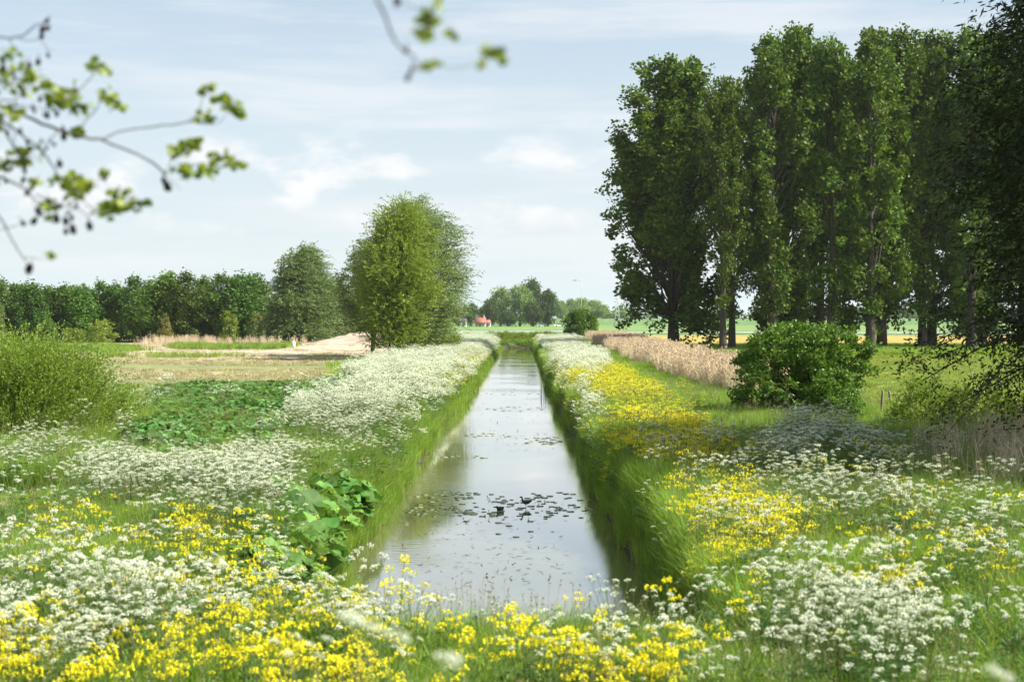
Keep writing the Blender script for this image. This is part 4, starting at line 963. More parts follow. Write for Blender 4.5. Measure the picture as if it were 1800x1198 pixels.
def bushes():
    d = 53; x = X(1416, d); z = gz(x, d)
    make_tree("elder_bush", "large round dark green elder bush standing before the poplars", "bush", None, (x, d, z - .1), (M_BARK, M_ELDER),
              seed=401, H=3.65, tr=.09, z0=.05, R=2.3, shape=lambda t: math.sqrt(max(.03, 1 - (abs(t - .42) / .6) ** 2.3)), nclump=420, lpc=80, leaf=.15, cr=.30, lf_ratio=.5, droop=.25, limbs=.2, lump=.5, surf=.62, vert=.6,
              trunks=((0, 0), (.5, .2), (-.5, .1)))
    d = 50; x = X(1478, d); z = gz(x, d)
    make_tree("elder_bush", "low bright green offshoot at the right foot of the big round bush", "bush", None, (x, d, z - .1), (M_BARK, M_ELDER),
              seed=402, H=1.35, tr=.03, z0=.05, R=1.1, shape=sh_dome, nclump=90, lpc=44, leaf=.10, cr=.2, lf_ratio=.5, limbs=.2, lump=.3, surf=.5, vert=.6)
    d = 236; x = X(1021, d); z = gz(x, d)
    make_tree("hawthorn_bush", "round green hawthorn bush at the far end of the canal", "bush", None, (x, d, z - .1), (M_BARK, M_ELDER),
              seed=403, H=5.2, tr=.15, z0=.5, R=2.9, shape=lambda t: math.sqrt(max(.05, 1 - (abs(t - .4) / .62) ** 2.2)), nclump=230, lpc=50, leaf=.24, cr=.45, limbs=.15, lump=.25, surf=.55)
    d = 43; x = X(62, d); z = gz(x, d)
    make_tree("willow_shrub", "feathery olive green willow shrub at the left edge before the dry field", "shrub", None, (x, d, z - .1), (M_BARK, M_SHRUB),
              seed=404, H=2.75, tr=.04, z0=.05, R=2.6, shape=sh_dome, nclump=620, lpc=112, leaf=.095, cr=.55, lf_ratio=.42, droop=-.25, wind=(.2, 0), strands=True, limbs=.15, lump=.4, surf=.4,
              trunks=((0, 0), (.6, .2), (-.5, .3), (.2, -.4), (1.0, 0)))
    d = 45; x = X(-60, d); z = gz(x, d)
    make_tree("willow_shrub", "taller part of the willow thicket cut off by the left edge", "shrub", None, (x, d, z - .1), (M_BARK, M_SHRUB),
              seed=405, H=3.1, tr=.04, z0=.05, R=2.6, shape=sh_dome, nclump=520, lpc=112, leaf=.095, cr=.55, lf_ratio=.42, droop=-.25, strands=True, limbs=.15, lump=.4, surf=.4, trunks=((0, 0), (.6, .2)))
    for px, d, H, R, sd, lab in [(1625, 47, 1.75, 1.35, 406, "low olive green sallow bush left of the reeds under the dark willow"),
                                 (1715, 45, 1.7, 1.5, 407, "low yellow green sallow bush behind the dry reeds at the right edge"),
                                 (1790, 46, 1.5, 1.2, 408, "low sallow bush cut off by the right edge")]:
        x = X(px, d); z = gz(x, d)
        make_tree("sallow_bush", lab, "bush", None, (x, d, z - .1), (M_BARK, M_SHRUB), seed=sd, H=H, tr=.03, z0=.05, R=R, shape=sh_dome, nclump=170, lpc=56, leaf=.085, cr=.3, lf_ratio=.5, droop=.1, strands=True, limbs=.15, lump=.4, surf=.45)
    # hedge like growth closing the far end of the canal
    d = 236.5
    for i, px in enumerate((868, 893, 918, 943, 966)):
        x = X(px, d); z = gz(x, d)
        make_tree("bank_shrub", "%s low green shrub from the left on the bank closing the far canal end" % ORD[i], "shrub", "low shrubs closing the far end of the canal", (x, d, z - .3), (M_BARK, M_SHRUB),
                  seed=420 + i, H=1.7 + .12 * math.sin(i * 2), tr=.04, z0=.0, R=1.5, shape=lambda t: 1.0 if t < .8 else .7, nclump=110, lpc=40, leaf=.16, cr=.35, limbs=.1, lump=.15, surf=.4)
bushes()

def dark_willow():
    d = 33.8; x = 19.3; z = gz(x, d)
    rng = np.random.default_rng(450)
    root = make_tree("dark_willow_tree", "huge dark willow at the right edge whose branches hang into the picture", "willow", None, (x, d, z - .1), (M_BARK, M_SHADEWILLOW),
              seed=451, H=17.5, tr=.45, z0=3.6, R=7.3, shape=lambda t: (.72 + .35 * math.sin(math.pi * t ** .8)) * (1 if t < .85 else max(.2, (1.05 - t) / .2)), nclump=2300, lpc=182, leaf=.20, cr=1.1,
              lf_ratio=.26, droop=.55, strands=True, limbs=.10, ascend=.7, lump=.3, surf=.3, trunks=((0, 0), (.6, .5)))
    # low bare boughs reaching out to the left
    lm, tw = MB(), MB(); P, U = [], []
    for i in range(28):
        a = np.array([-2.5, rng.uniform(-2, 2), rng.uniform(3.0, 5.5)]); b = np.array([rng.uniform(-9.8, -6.0), rng.uniform(-2.5, 2.5), rng.uniform(1.3, 5.2)])
        p = limb(lm, a, b, .05, .012, rng, 6, wob=.1, sag=.08)
        for k in range(16):
            t = rng.uniform(.35, 1.0) * 4.99; j = int(t); s = p[j] + (p[j + 1] - p[j]) * (t - j)
            e = s + np.array([rng.normal(-.35, .35), rng.normal(0, .35), rng.normal(-.05, .3)])
            q = limb(lm, s, e, .012, .004, rng, 3, sides=3)
            m = 30; P.append(e + rng.normal(0, .15, (m, 3))); U.append(rdir(m, rng) + (e - s) * .8)
    tw.leaves(np.concatenate(P), np.concatenate(U), rdir(len(P) * 30, rng), .13, .045)
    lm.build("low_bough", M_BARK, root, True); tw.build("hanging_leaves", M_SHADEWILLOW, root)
dark_willow()

# ------------------------------------------------------------------ far background
def far_things():
    g = "trees of the farmyard group on the horizon"
    kwr = dict(H=10, tr=.3, z0=1.0, R=3.6, shape=sh_round, nclump=150, lpc=40, leaf=.42, cr=.95, limbs=.1, lump=.4, surf=.4)
    kwt = dict(H=10, tr=.28, z0=1.2, R=2.6, shape=sh_pop2, nclump=150, lpc=40, leaf=.42, cr=.85, limbs=.1, lump=.4, surf=.4)
    b1 = None; protos = []
    spec = [(806, 540, 26, 615, 0, M_FARTREE, "low grey green tree at the left end of the farmyard trees"),
            (828, 531, 30, 618, 0, M_FARTREE, "tree rising left above the red roofed farmhouse"),
            (850, 536, 24, 640, 1, M_PALETREE, "pale tree directly behind the red roofed farmhouse"),
            (862, 524, 34, 625, 0, M_FARTREE, "dark tree just right of the red roofed farmhouse"),
            (880, 503, 44, 640, 0, M_PALETREE, "pale airy tree, tallest on the left half of the farmyard group"),
            (893, 545, 34, 612, 0, M_FARTREE, "low dark tree at the front of the farmyard group"),
            (914, 500, 54, 632, 0, M_PALETREE, "broad light green tree in the middle of the farmyard group"),
            (934, 488, 42, 660, 0, M_FARTREE, "darkest and highest tree of the farmyard group"),
            (937, 528, 40, 615, 0, M_FARTREE, "low tree with a hanging crown at the right front of the farmyard group"),
            (963, 508, 36, 620, 1, M_FARTREE, "tree with one bare trunk at the right end of the farmyard group")]
    for i, (px, ty, w, d, kind, mt, lab) in enumerate(spec):
        x = X(px, d); z = gz(x, d); H = (VY - ty) * d / FPX + EYE - z
        if i in (0, 2): o = make_tree("farmyard_tree", lab, "tree", g, (0, 0, 0), (M_BARK, mt), seed=500 + i, **(kwr if kind == 0 else kwt)); protos.append(o)
        else: o = copy_tree(protos[kind if len(protos) > 1 else 0], (0, 0, 0), 0, 1, lab, mats=mt)
        R = (3.9 if kind == 0 else 3.0)
        sx = (w / 2 * d / FPX) / R; o.scale = (sx, sx, H / 10.5); o.location = (x, d, z - .2); o.rotation_euler = (0, 0, i * 2.1)
    g2 = "pale trees beyond the far dike"
    for i, (px, ty, w) in enumerate([(985, 527, 24), (1003, 524, 22), (1022, 522, 30), (1045, 526, 34), (1060, 534, 22), (1075, 549, 26), (1092, 545, 26), (770, 545, 30), (790, 548, 30)]):
        d = 930 + 20 * math.sin(i * 2); x = X(px, d); z = 3.0; H = (VY - ty) * d / FPX + EYE - z
        o = copy_tree(protos[0], (x, d, z - .3), i * 1.4, ((w / 2 * d / FPX) / 3.4, (w / 2 * d / FPX) / 3.4, H / 10.5), "%s pale grey green tree from the left beyond the far dike" % ORD[i], mats=M_PALETREE, name="distant_tree"); o["group"] = g2
    # far woodland band on the horizon: one mass
    rng = np.random.default_rng(520); n = 420
    x = np.concatenate([rng.uniform(80, 620, n), rng.uniform(-620, -40, n // 2)]); y = rng.uniform(1050, 1250, len(x)); h = rng.uniform(6, 13, len(x)) * (.75 + .6 * vnoise(x, 0, 45, 5))
    mb = MB(); m = 60
    idx = np.repeat(np.arange(len(x)), m); off = rdir(len(idx), rng) * (rng.random(len(idx)) ** .4)[:, None]
    P = np.stack([x[idx], y[idx], 2.2 + h[idx] * .5], 1) + off * np.stack([h[idx] * .42, h[idx] * .42, h[idx] * .5], 1)
    mb.leaves(P, rdir(len(P), rng), rdir(len(P), rng), 1.9, 1.6)
    tag(mb.build("far_woodland", M_FARTREE), "hazy band of woodland on the horizon", "woodland", kind="stuff")
    # road
    mr = MB(); v = []; q = []
    xs = np.arange(-160, 400, 8.0); zz = height(xs, np.full(len(xs), 346.0)) + .10
    for s_, yy in ((0, 342.5), (1, 349.5)):
        for a_, z_ in zip(xs, zz): v.append((a_, yy, z_ + .02))
    n_ = len(xs); q = [[i, i + 1, n_ + i + 1, n_ + i] for i in range(n_ - 1)]
    mr.add(v, q=q); tag(mr.build("road", plain("asphalt", (.06, .06, .062), .85, noise=.4, scale=3)), kind="structure")
    mm = MB()
    for yy in (343.0, 349.0):
        v = [(a_, yy - .08 + k * .16, z_ + .026) for k in (0, 1) for a_, z_ in zip(xs, zz)]
        mm.add(v, q=q)
    tag(mm.build("road_markings", plain("road_paint", (.75, .75, .72), .7, noise=.2)), kind="structure")
    # guard rail
    steel = plain("galvanised_steel", (.70, .72, .73), .5, .1, noise=.3, scale=4)
    root = bpy.data.objects.new("guard_rail", None); col.objects.link(root); root.location = (0, 340.5, 0)
    tag(root, "long pale steel guard rail along the far road", "guard rail")
    rail = MB(); x0, x1 = -40.0, 150.0; xs = np.arange(x0, x1, 4.0)
    hz = height(xs, np.full(len(xs), 340.5))
    prof = [(-.04, .50), (.02, .56), (-.02, .62), (.02, .68), (-.02, .74), (.02, .80), (-.04, .86)]
    v = [(a_, py_, z_ + pz_) for a_, z_ in zip(xs, hz) for py_, pz_ in prof]; k = len(prof)
    q = [[i * k + j, (i + 1) * k + j, (i + 1) * k + j + 1, i * k + j + 1] for i in range(len(xs) - 1) for j in range(k - 1)]
    rail.add(v, q=q); rail.build("rail", steel, root)
    pm = MB(); pm.box((0, 0, .3), (.12, .1, 1.0)); me = pm.mesh("post", [steel])
    for a_, z_ in zip(xs, hz):
        o = bpy.data.objects.new("post", me); col.objects.link(o); o.parent = root; o.location = (a_, .14, z_ + .03)
    # street lamp
    lampgrey = plain("lamp_pole_paint", (.38, .40, .41), .6, noise=.2)
    d = 341.8; x = X(1022, d); z = gz(x, d); root = bpy.data.objects.new("street_lamp", None); col.objects.link(root); root.location = (x, d, z)
    tag(root, "tall thin grey street lamp rising behind the round hawthorn bush", "street lamp")
    H = (VY - 494) * d / FPX + EYE - z
    m = MB(); m.tube([[0, 0, -.3], [0, 0, H * .5], [0, 0, H]], [.10, .085, .06], 10); m.build("pole", lampgrey, root, True)
    m = MB(); m.tube([[0, 0, H - .1], [-.4, 0, H + .15], [-1.2, 0, H + .2]], [.06, .05, .05], 8); m.build("arm", lampgrey, root, True)
    m = MB(); m.tube([[-1.0, 0, H + .2], [-1.3, 0, H + .24], [-1.9, 0, H + .2], [-2.1, 0, H + .16]], [[.08, .06], [.2, .12], [.18, .1], [.05, .04]], 10); m.build("lamp_head", plain("lamp_grey", (.25, .26, .27), .5), root, True)
    # lattice mast
    d = 640; x = X(1085, d); z = gz(x, d); root = bpy.data.objects.new("lattice_mast", None); col.objects.link(root); root.location = (x, d, z)
    tag(root, "pale steel lattice mast on the fields left of the poplars", "mast")
    H = (VY - 522) * d / FPX + EYE - z; white = plain("painted_steel", (.50, .52, .52), .5, noise=.2)
    for sx in (-1, 1):
        for sy in (-1, 1):
            m = MB(); m.tube([[sx * 1.5, sy * 1.2, 0], [sx * .7, sy * .6, H * .45], [sx * .25, sy * .25, H]], [.13, .11, .08], 5); m.build("leg", white, root)
    m = MB(); lv = np.linspace(0, 1, 8)
    def wd(t): return np.interp(t, [0, .45, 1], [1.5, .7, .25]), np.interp(t, [0, .45, 1], [1.2, .6, .25])
    for a_, b_ in zip(lv[:-1], lv[1:]):
        (xa, ya), (xb, yb) = wd(a_), wd(b_)
        for s in (-1, 1):
            for sy in (-1, 1):
                m.tube([[-s * xa, sy * ya, a_ * H], [s * xb, sy * yb, b_ * H]], .06, 4)
                m.tube([[sy * xa, -s * ya, a_ * H], [sy * xb, s * yb, b_ * H]], .06, 4)
    m.build("cross_bracing", white, root)
    m = MB(); m.box((0, 0, H * .84), (3.2, .2, .2)); m.box((0, 0, H * .95), (2.0, .2, .2)); m.build("cross_arm", white, root)
    # farmhouse
    brick = plain("farmhouse_wall", (.50, .38, .30), .8, noise=.3, scale=2); red = plain("red_roof_tiles", (.28, .12, .085), .7, noise=.5, scale=1.5, c2=(.28, .05, .03))
    whitew = plain("white_render", (.78, .77, .72), .7, noise=.15); glass = plain("window_glass", (.03, .04, .05), .1, spec=.8)
    d = 604; x = X(851, d); z = gz(x, d)
    def house(name, label, x, d, z, L, W, h, rh, wallm, roofm, wins, chim=True):
        root = bpy.data.objects.new(name, None); col.objects.link(root); root.location = (x, d, z); tag(root, label, "house")
        m = MB(); m.box((0, 0, h / 2 - .2), (L, W, h + .4))
        m.add([[-L/2, -W/2, h + .2], [-L/2, W/2, h + .2], [-L/2 + .02, 0, h + rh + .15]], t=[[0, 2, 1]]); m.add([[L/2, -W/2, h + .2], [L/2, W/2, h + .2], [L/2 - .02, 0, h + rh + .15]], t=[[0, 1, 2]])
        m.build("wall", wallm, root)
        r = MB(); o_ = .35
        r.add([[-L/2-o_, -W/2-o_, h], [L/2+o_, -W/2-o_, h], [L/2+o_-.6, 0, h+rh+.25], [-L/2-o_+.6, 0, h+rh+.25], [-L/2-o_, W/2+o_, h], [L/2+o_, W/2+o_, h],
               [-L/2-o_, -W/2-o_, h+.18], [L/2+o_, -W/2-o_, h+.18], [L/2+o_-.6, 0, h+rh+.45], [-L/2-o_+.6, 0, h+rh+.45], [-L/2-o_, W/2+o_, h+.18], [L/2+o_, W/2+o_, h+.18]],
              q=[[6,7,8,9],[9,8,11,10],[0,3,2,1],[3,4,5,2],[0,1,7,6],[4,10,11,5],[0,6,9,3],[3,9,10,4],[1,2,8,7],[2,5,11,8]])
        ro = r.build("roof", roofm, root)
        if chim:
            c = MB(); c.box((L * .28, 0, h + rh + .5), (.7, .7, 1.4)); c.box((L * .28, 0, h + rh + 1.25), (.85, .85, .15)); c.build("chimney", brick, ro)
        for wx, ww in wins:
            f = MB(); f.box((wx, -W/2 - .03, h * .55), (ww + .2, .08, h * .5)); fo = f.build("window", whitew, root)
            p = MB(); p.box((wx - ww * .25, -W/2 - .08, h * .55), (ww * .42, .04, h * .42)); p.box((wx + ww * .25, -W/2 - .08, h * .55), (ww * .42, .04, h * .42)); p.build("pane", glass, fo)
        dm = MB(); dm.box((-L * .05, -W/2 - .04, h * .4), (.7, .1, h * .85)); dm.build("door", plain("door_paint", (.05, .09, .07), .5), root)
    house("farmhouse", "small farmhouse with a bright red tiled roof under the horizon trees", X(845, d), d, z, 4.6, 5.0, 1.6, 2.0, brick, red, [(-1.5, .8), (1.2, .8)])
    house("annex_house", "low annex with red roof and white front right of the red roofed farmhouse", X(857, d), d + 1.5, z, 2.6, 4.0, 1.5, 1.0, whitew, red, [(.7, .7)], False)
    house("white_shed", "small white shed at the left end of the farmyard trees", X(815, d), d, z, 2.6, 3.0, 2.0, 1.1, whitew, plain("dark_roof", (.07, .07, .08), .7), [(.6, .8)], False)
    # car and van on the far road
    def car(label, x, d, z, body, L=4.2, Hh=1.45, name="parked_car"):
        root = bpy.data.objects.new(name, None); col.objects.link(root); root.location = (x, d, z); tag(root, label, "car")
        W = 1.7; pr = [(-L/2, .35), (-L/2, .8), (-L*.42, .92), (-L*.26, Hh), (L*.16, Hh), (L*.30, .95), (L*.48, .82), (L/2, .6), (L/2, .35)]
        v = [(a_, s * W / 2 * (.86 if b_ > 1.2 else 1), b_) for s in (-1, 1) for a_, b_ in pr]; n_ = len(pr)
        m = MB(); m.add(v, q=[[i, (i + 1) % n_, n_ + (i + 1) % n_, n_ + i] for i in range(n_)])
        c = len(v); m.add([( 0, -W/2, .7), (0, W/2, .7)]); 
        for i in range(n_):
            m.t.append(np.array([[i, (i + 1) % n_, c]])); m.tm.append(np.array([0])); m.t.append(np.array([[n_ + i, c + 1, n_ + (i + 1) % n_]])); m.tm.append(np.array([0]))
        m.build("body", body, root)
        gl = MB()
        for s in (-1, 1): gl.add([(-L*.33, s * W/2 * .96, .98), (L*.24, s * W/2 * .96, .98), (L*.13, s * W/2 * .90, Hh - .1), (-L*.24, s * W/2 * .90, Hh - .1)], q=[[0, 1, 2, 3]])
        gl.build("side_window", glass, root)
        tyre = plain("tyre", (.02, .02, .02), .8)
        for wx in (-L * .3, L * .3):
            for s in (-1, 1):
                w = MB(); w.tube([(wx, s * W/2 - .1, .32), (wx, s * W/2 + .08, .32)], .32, 14); w.build("wheel", tyre, root)
    cw = plain("white_car_paint", (.8, .8, .8), .3, noise=.1); cg = plain("grey_car_paint", (.35, .38, .42), .3, noise=.1)
    d = 610; car("white car standing in the field left of the hawthorn bush", X(983, d), d, gz(X(983, d), d), cw)
    car("grey blue car parked below the last farmyard tree", X(953, d), d, gz(X(953, d), d), cg)
    # small concrete post by the mid willow, two fence posts by the meadow
    conc = plain("pale_concrete", (.72, .70, .62), .8, noise=.3)
    d = 176; x = X(516, d); m = MB(); m.box((0, 0, .4), (.32, .32, 1.0)); m.add([[-.16,-.16,.9],[.16,-.16,.9],[.16,.16,.9],[-.16,.16,.9],[0,0,1.0]], t=[[0,1,4],[1,2,4],[2,3,4],[3,0,4]])
    tag(m.build("marker_post", conc, loc=(x, d, gz(x, d))), "small white marker post below the grey green willow", "post")
    wood = plain("weathered_wood", (.24, .21, .17), .9, noise=.7, scale=12, c2=(.10, .085, .07))
    for px, lab, tl in ((1548, "weathered fence post nearer the round bush", .05), (1571, "slightly leaning weathered fence post above the sallow bushes", -.16)):
        d = 52; x = X(px, d); m = MB(); m.tube([[0, 0, -.3], [0, 0, .6], [.01, 0, 1.15], [.01, 0, 1.2]], [.055, .05, .048, .03], 8)
        o = m.build("fence_post", wood, smooth_=True, loc=(x, d, gz(x, d))); o.rotation_euler = (0, tl, 0); tag(o, lab, "fence post", "old fence posts at the meadow edge")
far_things()

# ------------------------------------------------------------------ on the water
def water_things():
    rng = np.random.default_rng(600)
    # lily pads: notched discs
    def pad(rng):
        m = MB(); n = 14; a = np.linspace(.2, 6.08, n); r = rng.uniform(.93, 1.05, n)
        v = np.concatenate([[[0.1, 0, .008]], np.stack([r * np.cos(a), r * np.sin(a), .006 + .004 * rng.random(n)], 1), np.stack([r * np.cos(a), r * np.sin(a), np.full(n, .001)], 1)])
        m.add(v, t=[[0, 1 + i, 2 + i] for i in range(n - 1)], q=[[1 + i, 1 + n + i, 2 + n + i, 2 + i] for i in range(n - 1)], rnd=rng.random(len(v)) * .4 + .3)
        return m.mesh("lily_pad", [M_PAD])
    pads = [pad(rng) for _ in range(4)]
    spots = []
    for cx, cy, rx, ry, n in [(800, 888, 110, 24, 90), (970, 884, 85, 20, 45), (980, 905, 70, 10, 12), (890, 925, 90, 20, 10), (960, 775, 45, 7, 26), (870, 765, 50, 4, 12), (830, 800, 80, 6, 6), (905, 718, 50, 5, 14), (905, 690, 50, 6, 12)]:
        k = 0; t_ = 0
        while k < n and t_ < 4000:
            t_ += 1
            a, r = rng.random() * 6.28, math.sqrt(rng.random()); px, py = cx + rx * r * math.cos(a), cy + ry * r * math.sin(a)
            y = D(py, 0); x = X(px, y); s = rng.uniform(.05, .115) * (1.3 if y > 45 else 1)
            if x < eL(y) + .25 or x > eR(y) - .25: continue
            if any((x - q_[0]) ** 2 + (y - q_[1]) ** 2 < ((s + q_[2]) * .85) ** 2 for q_ in spots): continue
            spots.append((x, y, s, cx)); k += 1
    for x, y, s, cx in spots:
        o = bpy.data.objects.new("lily_pad", pads[rng.integers(4)]); col.objects.link(o); o.location = (x, y, .004 + .003 * rng.random()); o.scale = (s, s, 1); o.rotation_euler = (0, 0, rng.random() * 6.28)
        if y < 45:
            lab = "floating lily pad of the large raft left of the two waterbirds" if x < -.7 else "floating lily pad of the raft around and right of the two waterbirds"
        else: lab = "floating lily pad of the small rafts farther up the canal"
        tag(o, lab, "lily pad", "lily pads floating on the canal")
    # submerged weed shoots breaking the surface
    m = MB(); P = []
    for cx, cy, rx, ry, n in [(840, 960, 160, 60, 130), (900, 775, 90, 20, 110), (900, 720, 60, 25, 90), (860, 900, 170, 26, 120), (900, 660, 40, 25, 60), (905, 640, 45, 3, 60), (880, 1010, 170, 30, 60)]:
        a = rng.random(n) * 6.28; r = np.sqrt(rng.random(n)); px, py = cx + rx * r * np.cos(a), cy + ry * r * np.sin(a); y = EYE * FPX / (py - VY); P.append(np.stack([(px - VX) * y / FPX, y, np.full(n, .003)], 1))
    P = np.concatenate(P); P = P[(P[:, 0] > eL(P[:, 1]) + .2) & (P[:, 0] < eR(P[:, 1]) - .2)]; n = len(P)
    a = rng.random(n) * 6.28; m.leaves(P, np.stack([np.cos(a), np.sin(a) * .5, rng.uniform(.0, .25, n)], 1), np.stack([-np.sin(a), np.cos(a), 0 * a], 1), rng.uniform(.06, .22, n), rng.uniform(.015, .05, n))
    tag(m.build("water_weed", leafmat("dark_weed", (.03, .035, .02), (.08, .09, .04), 0, .5)), "thin dark weed shoots breaking the water surface", "water weed", kind="stuff")
    # a few rush stalks standing in the water by the right bank
    m = MB()
    for i in range(12):
        x = rng.uniform(1.2, 1.75); y = rng.uniform(88, 97); h = rng.uniform(.5, 1.1); m.tube([[x, y, -.2], [x + rng.normal(0, .03), y, h]], [.014, .006], 4, cap=False)
    tag(m.build("rush_stalks", leafmat("rush", (.06, .07, .03), (.12, .13, .06), .1)), "thin rush stalks standing in the water by the right bank", "rushes", kind="stuff")
    # waterbirds
    feather = plain("black_feathers", (.018, .018, .022), .55, noise=.6, scale=30, c2=(.035, .03, .028)); beak = plain("beak", (.45, .16, .06), .4); flank = plain("pale_feathers", (.5, .5, .48), .6); legm = plain("bird_leg", (.25, .27, .08), .6)
    def bird(name, label, x, y, z, rot, neck, legs, s=1.0):
        m = MB()
        if neck:
            path = [[-.17, 0, .10], [-.13, 0, .085], [-.06, 0, .07], [.02, 0, .065], [.085, 0, .085], [.115, 0, .125], [.122, 0, .17], [.128, 0, .205], [.15, 0, .228], [.178, 0, .232], [.195, 0, .228]]
            rad = [[.004, .012], [.028, .022], [.06, .052], [.066, .06], [.046, .046], [.026, .028], [.018, .02], [.019, .022], [.026, .027], [.019, .021], [.006, .007]]
        else:
            path = [[-.17, 0, .085], [-.13, 0, .075], [-.06, 0, .06], [.02, 0, .055], [.08, 0, .075], [.11, 0, .10], [.125, 0, .125], [.145, 0, .135], [.168, 0, .132], [.182, 0, .128]]
            rad = [[.004, .012], [.03, .024], [.062, .05], [.068, .058], [.048, .045], [.03, .03], [.026, .028], [.027, .027], [.018, .02], [.006, .007]]
        m.tube(path, rad, 14); o = m.build(name, feather, smooth_=True, loc=(x, y, z)); o.rotation_euler = (0, 0, rot); o.scale = (s, s, s)
        e = path[-1]; b = MB(); b.tube([[e[0] - .008, 0, e[2]], [e[0] + .014, 0, e[2] - .003], [e[0] + .03, 0, e[2] - .008]], [.009, .007, .001], 8); b.build("beak", beak, o, True)
        f = MB()
        for sy in (-1, 1): f.tube([[-.10, sy * .05, .075], [-.03, sy * .066, .068], [.03, sy * .062, .07]], [[.004, .006], [.004, .010], [.003, .005]], 6)
        f.build("flank_feathers", flank, o, True)
        for sy in (-1, 1):
            w = MB(); w.tube([[-.15, sy * .02, .10], [-.08, sy * .052, .092], [.0, sy * .06, .085], [.06, sy * .042, .085]], [[.006, .008], [.014, .03], [.014, .034], [.005, .010]], 10); w.build("wing", feather, o, True)
        if legs:
            for sy in (-1, 1):
                l = MB(); l.tube([[.01, sy * .025, .03], [.015, sy * .025, -.03], [.0, sy * .025, -.09]], [.007, .005, .004], 6)
                for a in (-.5, 0, .5): l.tube([[0, sy * .025, -.09], [.05 * math.cos(a), sy * .025 + .05 * math.sin(a), -.093]], [.004, .002], 4)
                l.build("leg", legm, o, True)
        tag(o, label, "waterbird", "two dark waterbirds on the lily pads")
    y = D(893, 0); bird("moorhen", "dark moorhen with raised neck standing on the lily pads, the right bird", X(925, y), y, .088, math.radians(200), True, True, .9)
    y = D(898, 0); bird("moorhen", "dark moorhen sitting low on the water, the left bird", X(879, y), y, -.015, math.radians(235), False, False, 1.0)
water_things()

# ------------------------------------------------------------------ alder branches and near flowers
def alder(name, label, d, curves, leafpts, cones, seed, r0=.006, leafL=.032):
    rng = np.random.default_rng(seed)
    root = bpy.data.objects.new(name, None); col.objects.link(root); root.location = (X(0 if d > 4 else 700, d), d, EYE + 1.0); tag(root, label, "branch")
    off = np.array(root.location)
    def P3(px, py, dd=0): y = d + dd; return np.array([X(px, y), y, EYE + (VY - py) * y / FPX]) - off
    for i, (c, r) in enumerate(curves):
        dd = rng.uniform(-.12, .12); k = len(c); pts = np.array([P3(a, b, dd + .05 * math.sin(j * 1.3 + i)) for j, (a, b) in enumerate(c)])
        t = np.linspace(0, k - 1, (k - 1) * 4 + 1); fine = np.stack([np.interp(t, np.arange(k), pts[:, j]) for j in range(3)], 1)
        if len(fine) > 6:
            for _ in range(3): fine[1:-1] = .5 * fine[1:-1] + .25 * (fine[:-2] + fine[2:])
        fine[1:-1] += rng.normal(0, .0015, fine[1:-1].shape)
        m = MB(); m.tube(fine, np.linspace(r, r * .45, len(fine)), 6); m.build("twig", M_TWIG, root, True)
    for (px, py, R, n) in leafpts:
        m = MB(); dd = rng.uniform(-.15, .15); c = P3(px, py, dd); Rm = R * d / FPX
        for k in range(n):
            o3 = rng.normal(0, .5, 3) * Rm * [1, 1, .8]; b = c + o3; a = rng.random() * 6.28; L = leafL * rng.uniform(.7, 1.25)
            u = np.array([math.cos(a), math.sin(a) * .7, rng.uniform(-1.0, .35)]); u /= np.linalg.norm(u); w = np.cross(u, rng.normal(size=3)); w /= np.linalg.norm(w); nn = np.cross(u, w)
            tt = np.array([0, .25, .5, .75, 1.0]); ww = np.array([.1, .42, .5, .36, .03]) * L * .8
            mid = b + u * (tt * L)[:, None] + nn * (-.12 * L * np.sin(tt * 3.1))[:, None]
            v = np.concatenate([mid, mid + w * ww[:, None] + nn * (.12 * ww)[:, None], mid - w * ww[:, None] + nn * (.12 * ww)[:, None]])
            q = [[i, i + 5, i + 6, i + 1] for i in range(4)] + [[i, i + 1, i + 11, i + 10] for i in range(4)]
            m.add(v, q=q, rnd=rng.random())
            m.tube([c + o3 * .2, b], .0008, 3, cap=False, mat=1)
        m.build("leaf_cluster", [M_ALDER, M_TWIG], root, True)
    for (px, py, R) in cones:
        c = P3(px, py, rng.uniform(-.1, .1)); L = R * d / FPX; m = MB(); ax = np.array([rng.normal(0, .25), rng.normal(0, .25), -1.0]); ax /= np.linalg.norm(ax)
        t = np.linspace(-1, 1, 9); rr = L * .62 * np.sqrt(np.maximum(.02, 1 - t ** 2)) * (1 + .10 * np.cos(np.arange(9) * math.pi))
        m.tube(c + ax * (t * L)[:, None], rr, 9); nn = 60; th = rng.random(nn) * 6.28; tz = rng.uniform(-.85, .85, nn)
        up = np.cross(ax, [1, 0, 0]); up /= np.linalg.norm(up); rt_ = np.cross(ax, up); rad = np.cos(th)[:, None] * up + np.sin(th)[:, None] * rt_
        m.leaves(c + ax * (tz * L)[:, None] + rad * (L * .5 * np.sqrt(1 - tz ** 2))[:, None], rad + ax * .8, np.cross(rad, ax), L * .35, L * .35)
        m.tube([c - ax * L, c - ax * L * 2.2 + rng.normal(0, .002, 3)], .0012, 4)
        m.build("alder_cone", M_CONE, root)
